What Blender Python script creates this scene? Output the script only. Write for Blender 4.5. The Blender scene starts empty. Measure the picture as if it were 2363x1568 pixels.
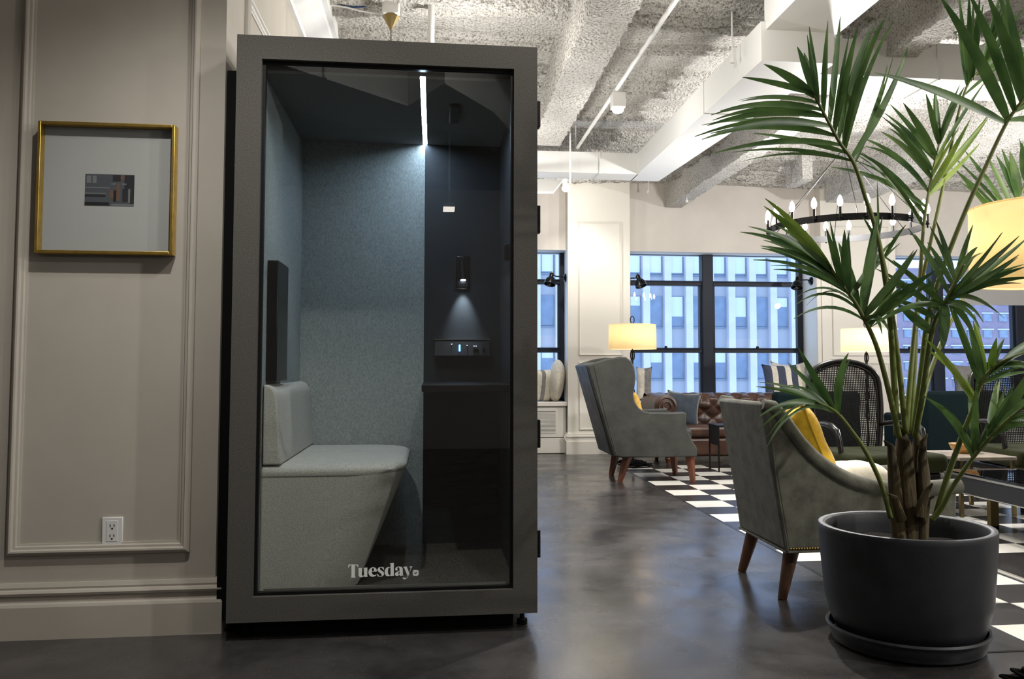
import bpy, bmesh, math, random
from mathutils import Vector, Matrix
random.seed(7)
SC = bpy.context.scene
COL = SC.collection
PI = math.pi
# ------------------------------------------------------------------ camera numbers (2363 x 1568)
FPX, PPX, PPY, CAMH = 1980.0, 1235.0, 737.0, 1.07
PITCH = math.atan(109.0 / FPX)
YAW = math.atan(235.0 / FPX * math.cos(PITCH))
_F = Vector((math.sin(YAW) * math.cos(PITCH), math.cos(YAW) * math.cos(PITCH), math.sin(PITCH)))
_R = Vector((math.cos(YAW), -math.sin(YAW), 0))
_U = _R.cross(_F)
def ray(u, v): return _F + _R * ((u - PPX) / FPX) + _U * ((PPY - v) / FPX)
def ay(u, v, y):                       # point of the room seen at (u, v) on the plane Y = y
    r = ray(u, v); t = y / r.y
    return Vector((r.x * t, y, CAMH + r.z * t))
def az(u, v, z=0):
    r = ray(u, v); t = (z - CAMH) / r.z
    return Vector((r.x * t, r.y * t, z))
# ------------------------------------------------------------------ mesh builder
class MB:
    def __init__(s): s.bm = bmesh.new()
    def _f(s, vs, mi=0):
        try:
            f = s.bm.faces.new(vs); f.material_index = mi; return f
        except ValueError: return None
    def box(s, x0, x1, y0, y1, z0, z1, mi=0, M=None):
        c = [Vector(p) for p in ((x0,y0,z0),(x1,y0,z0),(x1,y1,z0),(x0,y1,z0),(x0,y0,z1),(x1,y0,z1),(x1,y1,z1),(x0,y1,z1))]
        if M is not None: c = [M @ p for p in c]
        v = [s.bm.verts.new(p) for p in c]
        for q in ((0,3,2,1),(4,5,6,7),(0,1,5,4),(1,2,6,5),(2,3,7,6),(3,0,4,7)): s._f([v[i] for i in q], mi)
        return s
    def hexa(s, pts, mi=0):            # eight corners, bottom four then top four
        v = [s.bm.verts.new(p) for p in pts]
        for q in ((0,3,2,1),(4,5,6,7),(0,1,5,4),(1,2,6,5),(2,3,7,6),(3,0,4,7)): s._f([v[i] for i in q], mi)
        return s
    def prism(s, pts, axis, a, b, mi=0):
        def P(p, t):
            return (t, p[0], p[1]) if axis == 'x' else (p[0], t, p[1]) if axis == 'y' else (p[0], p[1], t)
        A = [s.bm.verts.new(P(p, a)) for p in pts]; B = [s.bm.verts.new(P(p, b)) for p in pts]
        n = len(pts); fs = []
        fs.append(s._f(A, mi)); fs.append(s._f(B[::-1], mi))
        for i in range(n): s._f([A[i], A[(i+1) % n], B[(i+1) % n], B[i]], mi)
        return s
    def tube(s, pts, r, seg=10, mi=0, closed=False, flat=1.0):
        pts = [Vector(p) for p in pts]; n = len(pts)
        rs = r if isinstance(r, (list, tuple)) else [r] * n
        rings = []; prev = None
        for i in range(n):
            if closed: t = pts[(i+1) % n] - pts[(i-1) % n]
            else: t = pts[min(i+1, n-1)] - pts[max(i-1, 0)]
            t.normalize()
            if prev is None:
                a = Vector((0,0,1)) if abs(t.z) < .9 else Vector((1,0,0))
                prev = (a - t * a.dot(t)).normalized()
            else:
                prev = (prev - t * prev.dot(t)); prev = prev.normalized() if prev.length > 1e-6 else t.orthogonal().normalized()
            b = t.cross(prev)
            rings.append([s.bm.verts.new(pts[i] + (prev * math.cos(2*PI*k/seg) + b * math.sin(2*PI*k/seg) * flat) * rs[i]) for k in range(seg)])
        for i in range(n if closed else n - 1):
            A, B = rings[i], rings[(i+1) % n]
            for k in range(seg): s._f([A[k], A[(k+1) % seg], B[(k+1) % seg], B[k]], mi)
        if not closed:
            s._f(rings[0][::-1], mi); s._f(rings[-1], mi)
        return s
    def lathe(s, prof, cx=0, cy=0, seg=36, mi=0, M=None, a0=0, a1=2*PI):
        full = abs(a1 - a0 - 2*PI) < 1e-6
        rings = []
        for r, z in prof:
            if r < 1e-6: ring = [s.bm.verts.new((cx, cy, z))]
            else: ring = [s.bm.verts.new((cx + r*math.cos(a0+(a1-a0)*k/seg), cy + r*math.sin(a0+(a1-a0)*k/seg), z)) for k in range(seg + (0 if full else 1))]
            rings.append(ring)
        if M is not None:
            for ring in rings:
                for v in ring: v.co = M @ v.co
        for A, B in zip(rings, rings[1:]):
            for k in range(seg):
                k2 = (k+1) % seg if full else k+1
                if len(A) == 1 and len(B) == 1: continue
                if len(A) == 1: s._f([A[0], B[k2], B[k]], mi)
                elif len(B) == 1: s._f([A[k], A[k2], B[0]], mi)
                else: s._f([A[k], A[k2], B[k2], B[k]], mi)
        return s
    def ball(s, c, r, seg=16, rings=10, mi=0):
        rx, ry, rz = r if isinstance(r, (tuple, list)) else (r, r, r)
        prof = [(math.sin(PI*i/rings), -math.cos(PI*i/rings)) for i in range(rings+1)]
        M = Matrix.Translation(c) @ Matrix.Diagonal((rx, ry, rz, 1))
        prof = [(0 if i in (0, rings) else p[0], p[1]) for i, p in enumerate(prof)]
        return s.lathe(prof, 0, 0, seg, mi, M)
    def pillow(s, M, w, h, t, n=14, pinch=.10, mi=0, mfun=None):
        # cushion lying in its local XZ plane, thickness along local Y
        front = {}; back = {}
        for i in range(n+1):
            for j in range(n+1):
                a = -1 + 2*i/n; b = -1 + 2*j/n
                pin = 1 - pinch * (1 - abs(a)**2) if abs(b) > .999 else 1
                x = a * w/2 * (1 - pinch * (1 - a*a*0) * (1 - abs(a)) * abs(b)**3 * 0) * (1 - pinch*(1 - b*b)*abs(a)**4)
                z = b * h/2 * (1 - pinch*(1 - a*a)*abs(b)**4)
                d = t/2 * max(0, (1 - a**4) * (1 - b**4)) ** .55
                wr = .035*t*math.sin(7*a+3*b)*math.sin(5*b-2*a)
                edge = i in (0, n) or j in (0, n)
                if edge:
                    v = s.bm.verts.new(M @ Vector((x, 0, z))); front[i, j] = back[i, j] = v
                else:
                    front[i, j] = s.bm.verts.new(M @ Vector((x, -d+wr, z))); back[i, j] = s.bm.verts.new(M @ Vector((x, d+wr, z)))
        for i in range(n):
            for j in range(n):
                m = mfun((i+.5)/n, (j+.5)/n) if mfun else mi
                s._f([front[i,j], front[i+1,j], front[i+1,j+1], front[i,j+1]], m)
                s._f([back[i,j], back[i,j+1], back[i+1,j+1], back[i+1,j]], m)
        return s
    def grid(s, fn, nu, nv, mi=0, wrapu=False):
        V = [[s.bm.verts.new(fn(i/nu, j/nv)) for j in range(nv+1)] for i in range(nu if wrapu else nu+1)]
        for i in range(nu):
            for j in range(nv):
                i2 = (i+1) % len(V) if wrapu else i+1
                s._f([V[i][j], V[i2][j], V[i2][j+1], V[i][j+1]], mi)
        return V
    def plate(s, pts, d, mi=0):        # flat outline of any shape, given a little thickness along Y
        from mathutils.geometry import tessellate_polygon
        pts = [Vector(p) for p in pts]
        A = [s.bm.verts.new(p) for p in pts]; B = [s.bm.verts.new(p + Vector((0, d, 0))) for p in pts]
        for tri in tessellate_polygon([pts]):
            s._f([A[i] for i in tri], mi); s._f([B[i] for i in reversed(tri)], mi)
        n = len(pts)
        for i in range(n): s._f([A[i], A[(i+1) % n], B[(i+1) % n], B[i]], mi)
        return s
    def poly(s, pts, mi=0):
        f = s._f([s.bm.verts.new(p) for p in pts], mi)
        if f and len(pts) > 4: bmesh.ops.triangulate(s.bm, faces=[f])
        return s
    def build(s, name, mats, parent=None, bevel=0, seg=2, sub=0, smooth=True, angle=38, solid=0, recalc=True):
        if not isinstance(mats, (list, tuple)): mats = [mats]
        bm = s.bm
        if recalc: bmesh.ops.recalc_face_normals(bm, faces=bm.faces)
        for f in bm.faces: f.smooth = smooth
        if smooth:
            for e in bm.edges:
                if len(e.link_faces) == 2 and e.calc_face_angle(0) > math.radians(angle): e.smooth = False
        me = bpy.data.meshes.new(name)
        if parent is not None:
            off = Vector(WORLD.get(parent.name, (0,0,0)))
            for v in bm.verts: v.co -= off
        bm.to_mesh(me); bm.free()
        for m in mats: me.materials.append(m)
        o = bpy.data.objects.new(name, me); COL.objects.link(o)
        if parent is not None:
            o.parent = parent; WORLD[o.name] = WORLD.get(parent.name, (0,0,0))
        else: WORLD[o.name] = (0,0,0)
        if solid:
            md = o.modifiers.new('s', 'SOLIDIFY'); md.thickness = solid; md.offset = 0
        if bevel:
            md = o.modifiers.new('b', 'BEVEL'); md.width = bevel; md.segments = seg; md.limit_method = 'ANGLE'; md.angle_limit = math.radians(35)
            for p in me.polygons: p.use_smooth = True
        if sub:
            md = o.modifiers.new('u', 'SUBSURF'); md.levels = sub; md.render_levels = sub
        return o
WORLD = {}
def tag(o, label=None, cat=None, group=None, kind=None):
    if label: o['label'] = label
    if cat: o['category'] = cat
    if group: o['group'] = group
    if kind: o['kind'] = kind
    return o
def thing(name, label, cat, loc=(0,0,0), group=None):
    o = bpy.data.objects.new(name, None); COL.objects.link(o); o.location = loc
    o.empty_display_size = .1
    WORLD[o.name] = tuple(loc)
    return tag(o, label, cat, group)
def struct(o, label=None): return tag(o, label, None, None, 'structure')
def sempty(name, loc=(0,0,0), label=None):
    o = bpy.data.objects.new(name, None); COL.objects.link(o); o.location = loc; WORLD[o.name] = tuple(loc)
    return struct(o, label)
def dup(root, loc, rz=0, label=None, group=None):
    r = root.copy(); COL.objects.link(r); r.location = loc; r.rotation_euler = (0,0,rz)
    if label: r['label'] = label
    if group: r['group'] = group
    for ch in list(root.children):
        c = ch.copy(); COL.objects.link(c); c.parent = r
        for g in list(ch.children):
            d = g.copy(); COL.objects.link(d); d.parent = c
    return r
# ------------------------------------------------------------------ materials
def lin(c):
    def f(x):
        x /= 255.0
        return x/12.92 if x <= .04045 else ((x+.055)/1.055)**2.4
    return (f(c[0]), f(c[1]), f(c[2]), 1)
def mat(name, rgb, rough=.6, metal=0, spec=.5, noise=None, rnoise=None, bump=None, coat=0, sheen=0, alt=None, stretch=None, trans=0, emit=None, emit_s=0):
    m = bpy.data.materials.new(name); m.use_nodes = True
    nt = m.node_tree; N = nt.nodes; L = nt.links
    b = N['Principled BSDF']
    b.inputs['Base Color'].default_value = lin(rgb); b.inputs['Roughness'].default_value = rough
    b.inputs['Metallic'].default_value = metal; b.inputs['Specular IOR Level'].default_value = spec
    b.inputs['Coat Weight'].default_value = coat; b.inputs['Sheen Weight'].default_value = sheen
    if emit: b.inputs['Emission Color'].default_value = lin(emit); b.inputs['Emission Strength'].default_value = emit_s
    co = None
    if noise or bump or rnoise:
        tc = N.new('ShaderNodeTexCoord'); co = tc.outputs['Object']
        if stretch:
            mp = N.new('ShaderNodeMapping'); mp.inputs['Scale'].default_value = stretch
            L.new(co, mp.inputs['Vector']); co = mp.outputs['Vector']
    def nz(scale, detail=4, rg=.6):
        t = N.new('ShaderNodeTexNoise'); t.inputs['Scale'].default_value = scale; t.inputs['Detail'].default_value = detail; t.inputs['Roughness'].default_value = rg
        L.new(co, t.inputs['Vector']); return t.outputs['Fac']
    if noise:                          # (scale, amount)  or (scale, amount, detail)
        t = nz(noise[0], noise[2] if len(noise) > 2 else 4)
        r = N.new('ShaderNodeValToRGB')
        c = rgb; k = noise[1]
        lo = alt if alt else tuple(max(0, x*(1-k)) for x in c); hi = tuple(min(255, x*(1+k)) for x in c)
        r.color_ramp.elements[0].position = .32; r.color_ramp.elements[1].position = .68
        r.color_ramp.elements[0].color = lin(lo); r.color_ramp.elements[1].color = lin(hi)
        L.new(t, r.inputs['Fac']); L.new(r.outputs['Color'], b.inputs['Base Color'])
    if rnoise:                         # (scale, lo, hi)
        t = nz(rnoise[0], 5); mr = N.new('ShaderNodeMapRange')
        mr.inputs['From Min'].default_value = .3; mr.inputs['From Max'].default_value = .7
        mr.inputs['To Min'].default_value = rnoise[1]; mr.inputs['To Max'].default_value = rnoise[2]
        L.new(t, mr.inputs['Value']); L.new(mr.outputs['Result'], b.inputs['Roughness'])
    if bump:                           # (scale, strength, distance)
        t = nz(bump[0], 5, .65); bp = N.new('ShaderNodeBump')
        bp.inputs['Strength'].default_value = bump[1]; bp.inputs['Distance'].default_value = bump[2]
        L.new(t, bp.inputs['Height']); L.new(bp.outputs['Normal'], b.inputs['Normal'])
    return m
def mat_glass(name, tint=(1,1,1), ior=1.5, rough=0.0, gain=1.0):
    m = bpy.data.materials.new(name); m.use_nodes = True
    nt = m.node_tree; N = nt.nodes; L = nt.links
    N.remove(N['Principled BSDF'])
    out = N['Material Output']
    tr = N.new('ShaderNodeBsdfTransparent'); tr.inputs['Color'].default_value = (*tint, 1)
    gl = N.new('ShaderNodeBsdfGlossy'); gl.inputs['Roughness'].default_value = rough
    fr = N.new('ShaderNodeFresnel'); fr.inputs['IOR'].default_value = ior
    mx = N.new('ShaderNodeMixShader')
    mu = N.new('ShaderNodeMath'); mu.operation = 'MULTIPLY'; mu.inputs[1].default_value = gain; mu.use_clamp = True
    ge = N.new('ShaderNodeNewGeometry'); inv = N.new('ShaderNodeMath'); inv.operation = 'SUBTRACT'; inv.inputs[0].default_value = 1
    m2 = N.new('ShaderNodeMath'); m2.operation = 'MULTIPLY'
    L.new(ge.outputs['Backfacing'], inv.inputs[1])
    L.new(fr.outputs[0], mu.inputs[0]); L.new(mu.outputs[0], m2.inputs[0]); L.new(inv.outputs[0], m2.inputs[1]); L.new(m2.outputs[0], mx.inputs['Fac'])
    L.new(tr.outputs[0], mx.inputs[1]); L.new(gl.outputs[0], mx.inputs[2])
    L.new(mx.outputs[0], out.inputs['Surface'])
    return m
def mat_emit(name, rgb, s):
    m = bpy.data.materials.new(name); m.use_nodes = True
    nt = m.node_tree; N = nt.nodes
    N.remove(N['Principled BSDF'])
    e = N.new('ShaderNodeEmission'); e.inputs['Color'].default_value = lin(rgb); e.inputs['Strength'].default_value = s
    nt.links.new(e.outputs[0], N['Material Output'].inputs['Surface'])
    return m
def mat_shade(name, rgb, s=.25, ecol=(255,214,140)):   # lampshade cloth: diffuse + translucent, glowing from the bulb inside
    m = bpy.data.materials.new(name); m.use_nodes = True
    nt = m.node_tree; N = nt.nodes; L = nt.links
    N.remove(N['Principled BSDF'])
    d = N.new('ShaderNodeBsdfDiffuse'); d.inputs['Color'].default_value = lin(rgb)
    t = N.new('ShaderNodeBsdfTranslucent'); t.inputs['Color'].default_value = lin(rgb)
    mx = N.new('ShaderNodeMixShader'); mx.inputs['Fac'].default_value = .5
    e = N.new('ShaderNodeEmission'); e.inputs['Color'].default_value = lin(ecol); e.inputs['Strength'].default_value = s
    ad = N.new('ShaderNodeAddShader')
    L.new(d.outputs[0], mx.inputs[1]); L.new(t.outputs[0], mx.inputs[2])
    L.new(mx.outputs[0], ad.inputs[0]); L.new(e.outputs[0], ad.inputs[1]); L.new(ad.outputs[0], N['Material Output'].inputs['Surface'])
    return m
def mat_leaf(name, rgb, rgb2):
    m = bpy.data.materials.new(name); m.use_nodes = True
    nt = m.node_tree; N = nt.nodes; L = nt.links
    b = N['Principled BSDF']; b.inputs['Roughness'].default_value = .42; b.inputs['Specular IOR Level'].default_value = .45
    tc = N.new('ShaderNodeTexCoord'); t = N.new('ShaderNodeTexNoise'); t.inputs['Scale'].default_value = 7; L.new(tc.outputs['Object'], t.inputs['Vector'])
    r = N.new('ShaderNodeValToRGB'); r.color_ramp.elements[0].position = .35; r.color_ramp.elements[1].position = .7
    r.color_ramp.elements[0].color = lin(rgb); r.color_ramp.elements[1].color = lin(rgb2)
    L.new(t.outputs['Fac'], r.inputs['Fac']); L.new(r.outputs['Color'], b.inputs['Base Color'])
    tr = N.new('ShaderNodeBsdfTranslucent'); L.new(r.outputs['Color'], tr.inputs['Color'])
    mx = N.new('ShaderNodeMixShader'); mx.inputs['Fac'].default_value = .28
    L.new(b.outputs[0], mx.inputs[1]); L.new(tr.outputs[0], mx.inputs[2]); L.new(mx.outputs[0], N['Material Output'].inputs['Surface'])
    return m
def mat_ceiling():
    m = bpy.data.materials.new('sprayed fibre'); m.use_nodes = True
    nt = m.node_tree; N = nt.nodes; L = nt.links
    b = N['Principled BSDF']; b.inputs['Roughness'].default_value = .95; b.inputs['Specular IOR Level'].default_value = .1
    tc = N.new('ShaderNodeTexCoord')
    v = N.new('ShaderNodeTexVoronoi'); v.inputs['Scale'].default_value = 45; v.inputs['Randomness'].default_value = 1
    n = N.new('ShaderNodeTexNoise'); n.inputs['Scale'].default_value = 72; n.inputs['Detail'].default_value = 4; n.inputs['Roughness'].default_value = .7
    nl = N.new('ShaderNodeTexNoise'); nl.inputs['Scale'].default_value = 2.2; nl.inputs['Detail'].default_value = 3
    for q in (v, n, nl): L.new(tc.outputs['Object'], q.inputs['Vector'])
    r = N.new('ShaderNodeValToRGB')
    r.color_ramp.elements[0].position = .34; r.color_ramp.elements[0].color = lin((128,122,116))  # mottled fibre; dark specks also paint shade into the pits
    r.color_ramp.elements[1].position = .50; r.color_ramp.elements[1].color = lin((228,225,219))
    L.new(n.outputs['Fac'], r.inputs['Fac'])
    r2 = N.new('ShaderNodeValToRGB')
    r2.color_ramp.elements[0].position = .3; r2.color_ramp.elements[0].color = (.82,.81,.80,1)
    r2.color_ramp.elements[1].position = .7; r2.color_ramp.elements[1].color = (1,1,1,1)
    L.new(nl.outputs['Fac'], r2.inputs['Fac'])
    mx = N.new('ShaderNodeMix'); mx.data_type = 'RGBA'; mx.blend_type = 'MULTIPLY'; mx.inputs['Factor'].default_value = 1
    L.new(r.outputs['Color'], mx.inputs[6]); L.new(r2.outputs['Color'], mx.inputs[7]); L.new(mx.outputs[2], b.inputs['Base Color'])
    ad = N.new('ShaderNodeMath'); ad.operation = 'ADD'; L.new(n.outputs['Fac'], ad.inputs[0]); L.new(v.outputs['Distance'], ad.inputs[1])
    bp = N.new('ShaderNodeBump'); bp.inputs['Strength'].default_value = .8; bp.inputs['Distance'].default_value = .022
    L.new(ad.outputs[0], bp.inputs['Height']); L.new(bp.outputs['Normal'], b.inputs['Normal'])
    return m
def mat_floor():
    m = bpy.data.materials.new('polished concrete'); m.use_nodes = True
    nt = m.node_tree; N = nt.nodes; L = nt.links
    b = N['Principled BSDF']; b.inputs['Specular IOR Level'].default_value = .55
    tc = N.new('ShaderNodeTexCoord')
    def nz(s, d, rg, dist=0):
        t = N.new('ShaderNodeTexNoise'); t.inputs['Scale'].default_value = s; t.inputs['Detail'].default_value = d; t.inputs['Roughness'].default_value = rg; t.inputs['Distortion'].default_value = dist
        L.new(tc.outputs['Object'], t.inputs['Vector']); return t
    a = nz(1.9, 10, .68, .35); f = nz(140, 2, .5); w = nz(2.4, 4, .55, .3)
    r = N.new('ShaderNodeValToRGB')
    r.color_ramp.elements[0].position = .3; r.color_ramp.elements[0].color = lin((31,30,30))
    r.color_ramp.elements[1].position = .72; r.color_ramp.elements[1].color = lin((80,77,76))
    L.new(a.outputs['Fac'], r.inputs['Fac'])
    r2 = N.new('ShaderNodeValToRGB')
    r2.color_ramp.elements[0].position = .66; r2.color_ramp.elements[0].color = (0,0,0,1)
    r2.color_ramp.elements[1].position = .78; r2.color_ramp.elements[1].color = (.12,.11,.10,1)
    L.new(f.outputs['Fac'], r2.inputs['Fac'])
    mx = N.new('ShaderNodeMix'); mx.data_type = 'RGBA'; mx.blend_type = 'ADD'; mx.inputs['Factor'].default_value = 1
    L.new(r.outputs['Color'], mx.inputs[6]); L.new(r2.outputs['Color'], mx.inputs[7]); L.new(mx.outputs[2], b.inputs['Base Color'])
    mr = N.new('ShaderNodeMapRange'); mr.inputs['From Min'].default_value = .3; mr.inputs['From Max'].default_value = .7
    mr.inputs['To Min'].default_value = .13; mr.inputs['To Max'].default_value = .36
    L.new(w.outputs['Fac'], mr.inputs['Value']); L.new(mr.outputs['Result'], b.inputs['Roughness'])
    bp = N.new('ShaderNodeBump'); bp.inputs['Strength'].default_value = .03; bp.inputs['Distance'].default_value = .01
    L.new(f.outputs['Fac'], bp.inputs['Height']); L.new(bp.outputs['Normal'], b.inputs['Normal'])
    return m
m_wall = mat('greige wall paint', (181,174,163), .75, spec=.3, noise=(3, .02))
m_trim = mat('white trim paint', (224,220,211), .5)
m_wallf = mat('pale wall paint', (212,206,199), .8, spec=.3, noise=(2, .02))
m_white = mat('white painted metal', (232,231,227), .5)
m_ceil = mat_ceiling()
m_floor = mat_floor()
m_tw = mat('white marble tile', (232,229,220), .25, noise=(3, .04, 6))
m_tb = mat('black marble tile', (44,42,42), .25, noise=(4, .25, 6))
m_booth = mat('charcoal heather felt', (84,82,78), .95, spec=.15, noise=(260, .16, 2), bump=(420, .25, .002))
m_felt = mat('light grey felt', (150,155,152), .95, spec=.15, noise=(210, .12, 3), bump=(380, .25, .002), stretch=(1,1,.45))
m_feltd = mat('dark ceiling felt', (118,119,118), .95, spec=.15, noise=(240, .1, 2), bump=(400, .2, .002))
m_navy = mat('dark slate laminate', (29,34,38), .55, spec=.3)
m_bench = mat('oatmeal upholstery', (184,180,170), .95, spec=.15, noise=(180, .10, 3), bump=(330, .3, .002))
m_carpet = mat('grey loop carpet', (92,86,78), 1, spec=.1, noise=(160, .45, 3), bump=(170, .9, .01))
m_black = mat('matte black metal', (13,13,14), .5, spec=.25)
m_rubber = mat('black rubber', (9,9,9), .8, spec=.15)
m_gloss = mat('gloss black', (9,9,10), .3, spec=.25)
m_pane = mat_glass('booth glass', (.93,.95,.95), 1.55, 0, 1.8)
m_wpane = mat_glass('window glass', (.96,.98,1), 1.5, 0, 1.0)
m_led = mat_emit('led strip', (205,228,255), 110)
m_gold = mat('brushed brass', (226,190,98), .36, 1, noise=(30, .06))
m_brass = mat('antique brass', (138,122,84), .3, 1)
m_steel = mat('steel strip', (225,222,214), .35, 1)
m_mat = mat('white mat board', (186,180,170), .8)
m_plastic = mat('white plastic', (226,226,224), .35)
m_slot = mat('outlet slot', (30,28,26), .6)
m_leatherg = mat('grey waxed leather', (55,56,52), .48, spec=.35, noise=(7, .16, 8), bump=(60, .12, .01), rnoise=(9, .4, .6))
m_velvetg = mat('grey green velvet', (94,94,85), .85, spec=.12, sheen=.15, noise=(14, .16, 6), bump=(120, .1, .005))
m_brown = mat('brown tufted leather', (62,41,31), .38, noise=(9, .25, 6), bump=(45, .1, .01))
m_wood = mat('walnut leg', (96,56,38), .45, noise=(20, .2), stretch=(1,1,.1))
m_wood2 = mat('dark walnut leg', (92,63,45), .5, noise=(20, .2), stretch=(1,1,.1))
m_yellow = mat('mustard velvet', (234,190,56), .85, spec=.12, sheen=.4, noise=(20, .08), bump=(70, .2, .01))
m_amber = mat('ochre cloth', (205,165,90), .9, spec=.12, noise=(24, .1))
m_cream = mat('cream cloth', (222,216,202), .9, spec=.12, noise=(26, .06), bump=(60, .2, .01))
m_greyc = mat('grey cloth', (132,130,128), .9, spec=.12, noise=(30, .08), bump=(60, .2, .01))
m_bluec = mat('slate blue velvet', (52,60,70), .8, spec=.12, sheen=.5, noise=(16, .1))
m_stripe = mat('navy stripe cloth', (72,78,96), .9, spec=.12, noise=(30, .08))
m_teal = mat('dark teal velvet', (4,19,22), .85, spec=.12, sheen=0, noise=(12, .15))
m_olive = mat('olive velvet', (36,39,14), .85, spec=.12, sheen=.05, noise=(14, .1))
m_ebony = mat('ebonised wood', (22,20,19), .28, noise=(20, .2))
m_cane = mat('dark woven cane', (30,27,24), .6, spec=.2)
m_pot = mat('charcoal stone pot', (44,46,51), .5, noise=(9, .12, 6), bump=(90, .06, .01))
m_soil = mat('potting soil', (22,17,13), 1, noise=(60, .5), bump=(60, 1, .02))
m_trunk = mat('fibrous palm trunk', (70,60,40), .85, noise=(30, .45, 6), bump=(60, .6, .02), stretch=(1,1,.12))
m_stem = mat('palm stem', (112,122,62), .5, noise=(10, .12), stretch=(1,1,.2))
m_leaf = mat_leaf('palm leaf', (58,88,46), (98,128,70))
m_leafl = mat_leaf('young palm leaf', (96,128,50), (150,172,80))
m_winf = mat('blue black window frame', (26,33,46), .5, spec=.3)
m_shade = mat_shade('yellow linen shade', (250,236,204), .18, (255,226,160))
m_shadew = mat_shade('cream linen shade', (244,236,214), .4, (255,226,178))
m_bulb = mat_emit('glowing bulb', (255,240,224), 26)
m_spot = mat_emit('spot lens', (255,244,226), 40)
m_marble = mat('travertine top', (150,139,126), .4, noise=(10, .12, 6))
m_bowl = mat('turned maple', (206,160,98), .45, noise=(12, .12), stretch=(1,1,3))
m_cofglass = mat_glass('smoked table glass', (.5,.52,.55), 1.5, 0, 1.2)
m_slate = mat('slate grey apron', (46,48,52), .5, spec=.25)
m_blind = mat('grey roller blind', (170,168,166), .85)
m_pier = mat('white stone pier', (196,195,203), .8, noise=(.8, .03))
m_span = mat('grey spandrel', (168,171,178), .7)
m_owin = mat('office glass', (118,136,158), .25, spec=.6, noise=(.25, .25))
m_oblind = mat('white office blind', (214,220,230), .8)
m_brick = mat('mauve brick', (134,124,142), .85, noise=(.5, .05))
m_sil = mat('pale sill', (196,200,214), .8)
m_cable = mat('blue cable', (52,84,140), .5)
m_print = [mat('print grey', (82,82,84), .6), mat('print dark', (44,42,44), .6), mat('print pale', (122,124,118), .6), mat('print brown', (112,84,66), .6), mat('print black', (30,28,27), .6)]
m_text = mat('frosted vinyl', (236,237,233), .7)
m_bluel = mat_emit('blue indicator', (90,160,255), 9)
m_lens = mat_emit('reading lamp led', (225,235,255), 60)
m_ind = mat_emit('white indicator', (210,220,255), 1.5)
# ------------------------------------------------------------------ room shell
CE = 3.40
struct(MB().box(-4.5, 9.5, -4.2, 11.0, -.2, 0).build('floor', m_floor))
T = .302; tx0 = 1.985; ty0 = 6.98 - 13*T
b = MB()
for i in range(24):
    for j in range(20):
        x = tx0 + i*T; y = ty0 + j*T; g = .0012
        b.poly([(x+g, y+g, .003), (x+T-g, y+g, .003), (x+T-g, y+T-g, .003), (x+g, y+T-g, .003)], (i + j + 13) % 2 if True else 0)
b.box(tx0-.012, tx0+24*T, ty0-.006, ty0+20*T, .0005, .0022, 1)
struct(b.build('floor_checkerboard', [m_tw, m_tb], smooth=False, recalc=False))
# ceiling deck with ridged groups of sprayed fibre
rng = random.Random(3)
ridges = []
y = 3.0
while y < 10.5:
    n = rng.choice((2, 3, 4, 5))
    for k in range(n): ridges.append((y + k*.125 + rng.uniform(-.015,.015), rng.uniform(.045,.08), rng.uniform(0,6)))
    y += n*.125 + rng.uniform(.12, .34)
def ceil_grid(name, x0, x1, y0, y1, nx, ny):
    r = random.Random(8); b = MB(); cols = []
    for i in range(nx+1):
        x = x0 + (x1-x0)*i/nx
        off = [.010*math.sin(2.3*x+p) + .006*math.sin(11*x+2*p) + r.uniform(-.006,.006) for _, _, p in ridges]
        amp = [h*(1+.35*math.sin(1.7*x+p*3))*r.uniform(.8,1.15) for _, h, p in ridges]
        col = []; q = 0
        for j in range(ny+1):
            yy = y0 + (y1-y0)*j/ny
            while q < len(ridges)-1 and ridges[q][0] < yy - .2: q += 1
            z = CE + .012*math.sin(2.1*x+1.3*yy)
            for m in range(q, min(q+4, len(ridges))):
                t = yy - ridges[m][0] - off[m]
                if 0 <= t < .10: z -= amp[m]*(1-t/.10)**1.3*min(1, t/.012)
            z += r.uniform(-.003,.003)
            col.append(b.bm.verts.new((x, yy, z)))
        cols.append(col)
    for A, B in zip(cols, cols[1:]):
        for j in range(ny): b._f([A[j], B[j], B[j+1], A[j+1]])
    return b
b = ceil_grid('ceiling', -1.2, 7.4, 3.0, 10.62, 260, 520)
for x0, x1, y0, y1 in ((-4.6,-1.2,-4.3,11.05),(7.4,9.6,-4.3,11.05),(-1.2,7.4,-4.3,3.0)):
    b.poly([(x0,y0,CE),(x1,y0,CE),(x1,y1,CE),(x0,y1,CE)])
struct(b.build('ceiling', m_ceil, angle=180))
def rough_beam(name, x0, x1, y0, y1, z0, seed):
    r = random.Random(seed); b = MB(); n = int((y1-y0)/.05)
    rings = []
    for i in range(n+1):
        y = y0 + (y1-y0)*i/n
        j = [r.uniform(-.012,.012) for _ in range(6)]
        rings.append([b.bm.verts.new(p) for p in ((x0+j[0], y, CE+.06), (x0+j[1], y, (CE+z0)/2), (x0+j[2], y, z0+j[3]*.8), ((x0+x1)/2, y, z0+j[5]*.6), (x1+j[4], y, z0+j[5]*.8), (x1+j[0], y, (CE+z0)/2), (x1+j[2], y, CE+.06))])
    for A, B in zip(rings, rings[1:]):
        for k in range(6): b._f([A[k], A[k+1], B[k+1], B[k]])
    b._f(rings[0]); b._f(rings[-1][::-1])
    return struct(b.build(name, m_ceil, angle=25))
rough_beam('ceiling_beam', .86, 1.13, -1, 7.6, 3.07, 1)
rough_beam('ceiling_beam', 2.93, 3.12, -1, 10.58, 3.09, 2)
rough_beam('ceiling_beam', 4.78, 5.2, 1, 9.95, 3.08, 4)
rough_beam('ceiling_beam', 4.0, 4.12, 8.9, 9.35, 3.12, 5)
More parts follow.
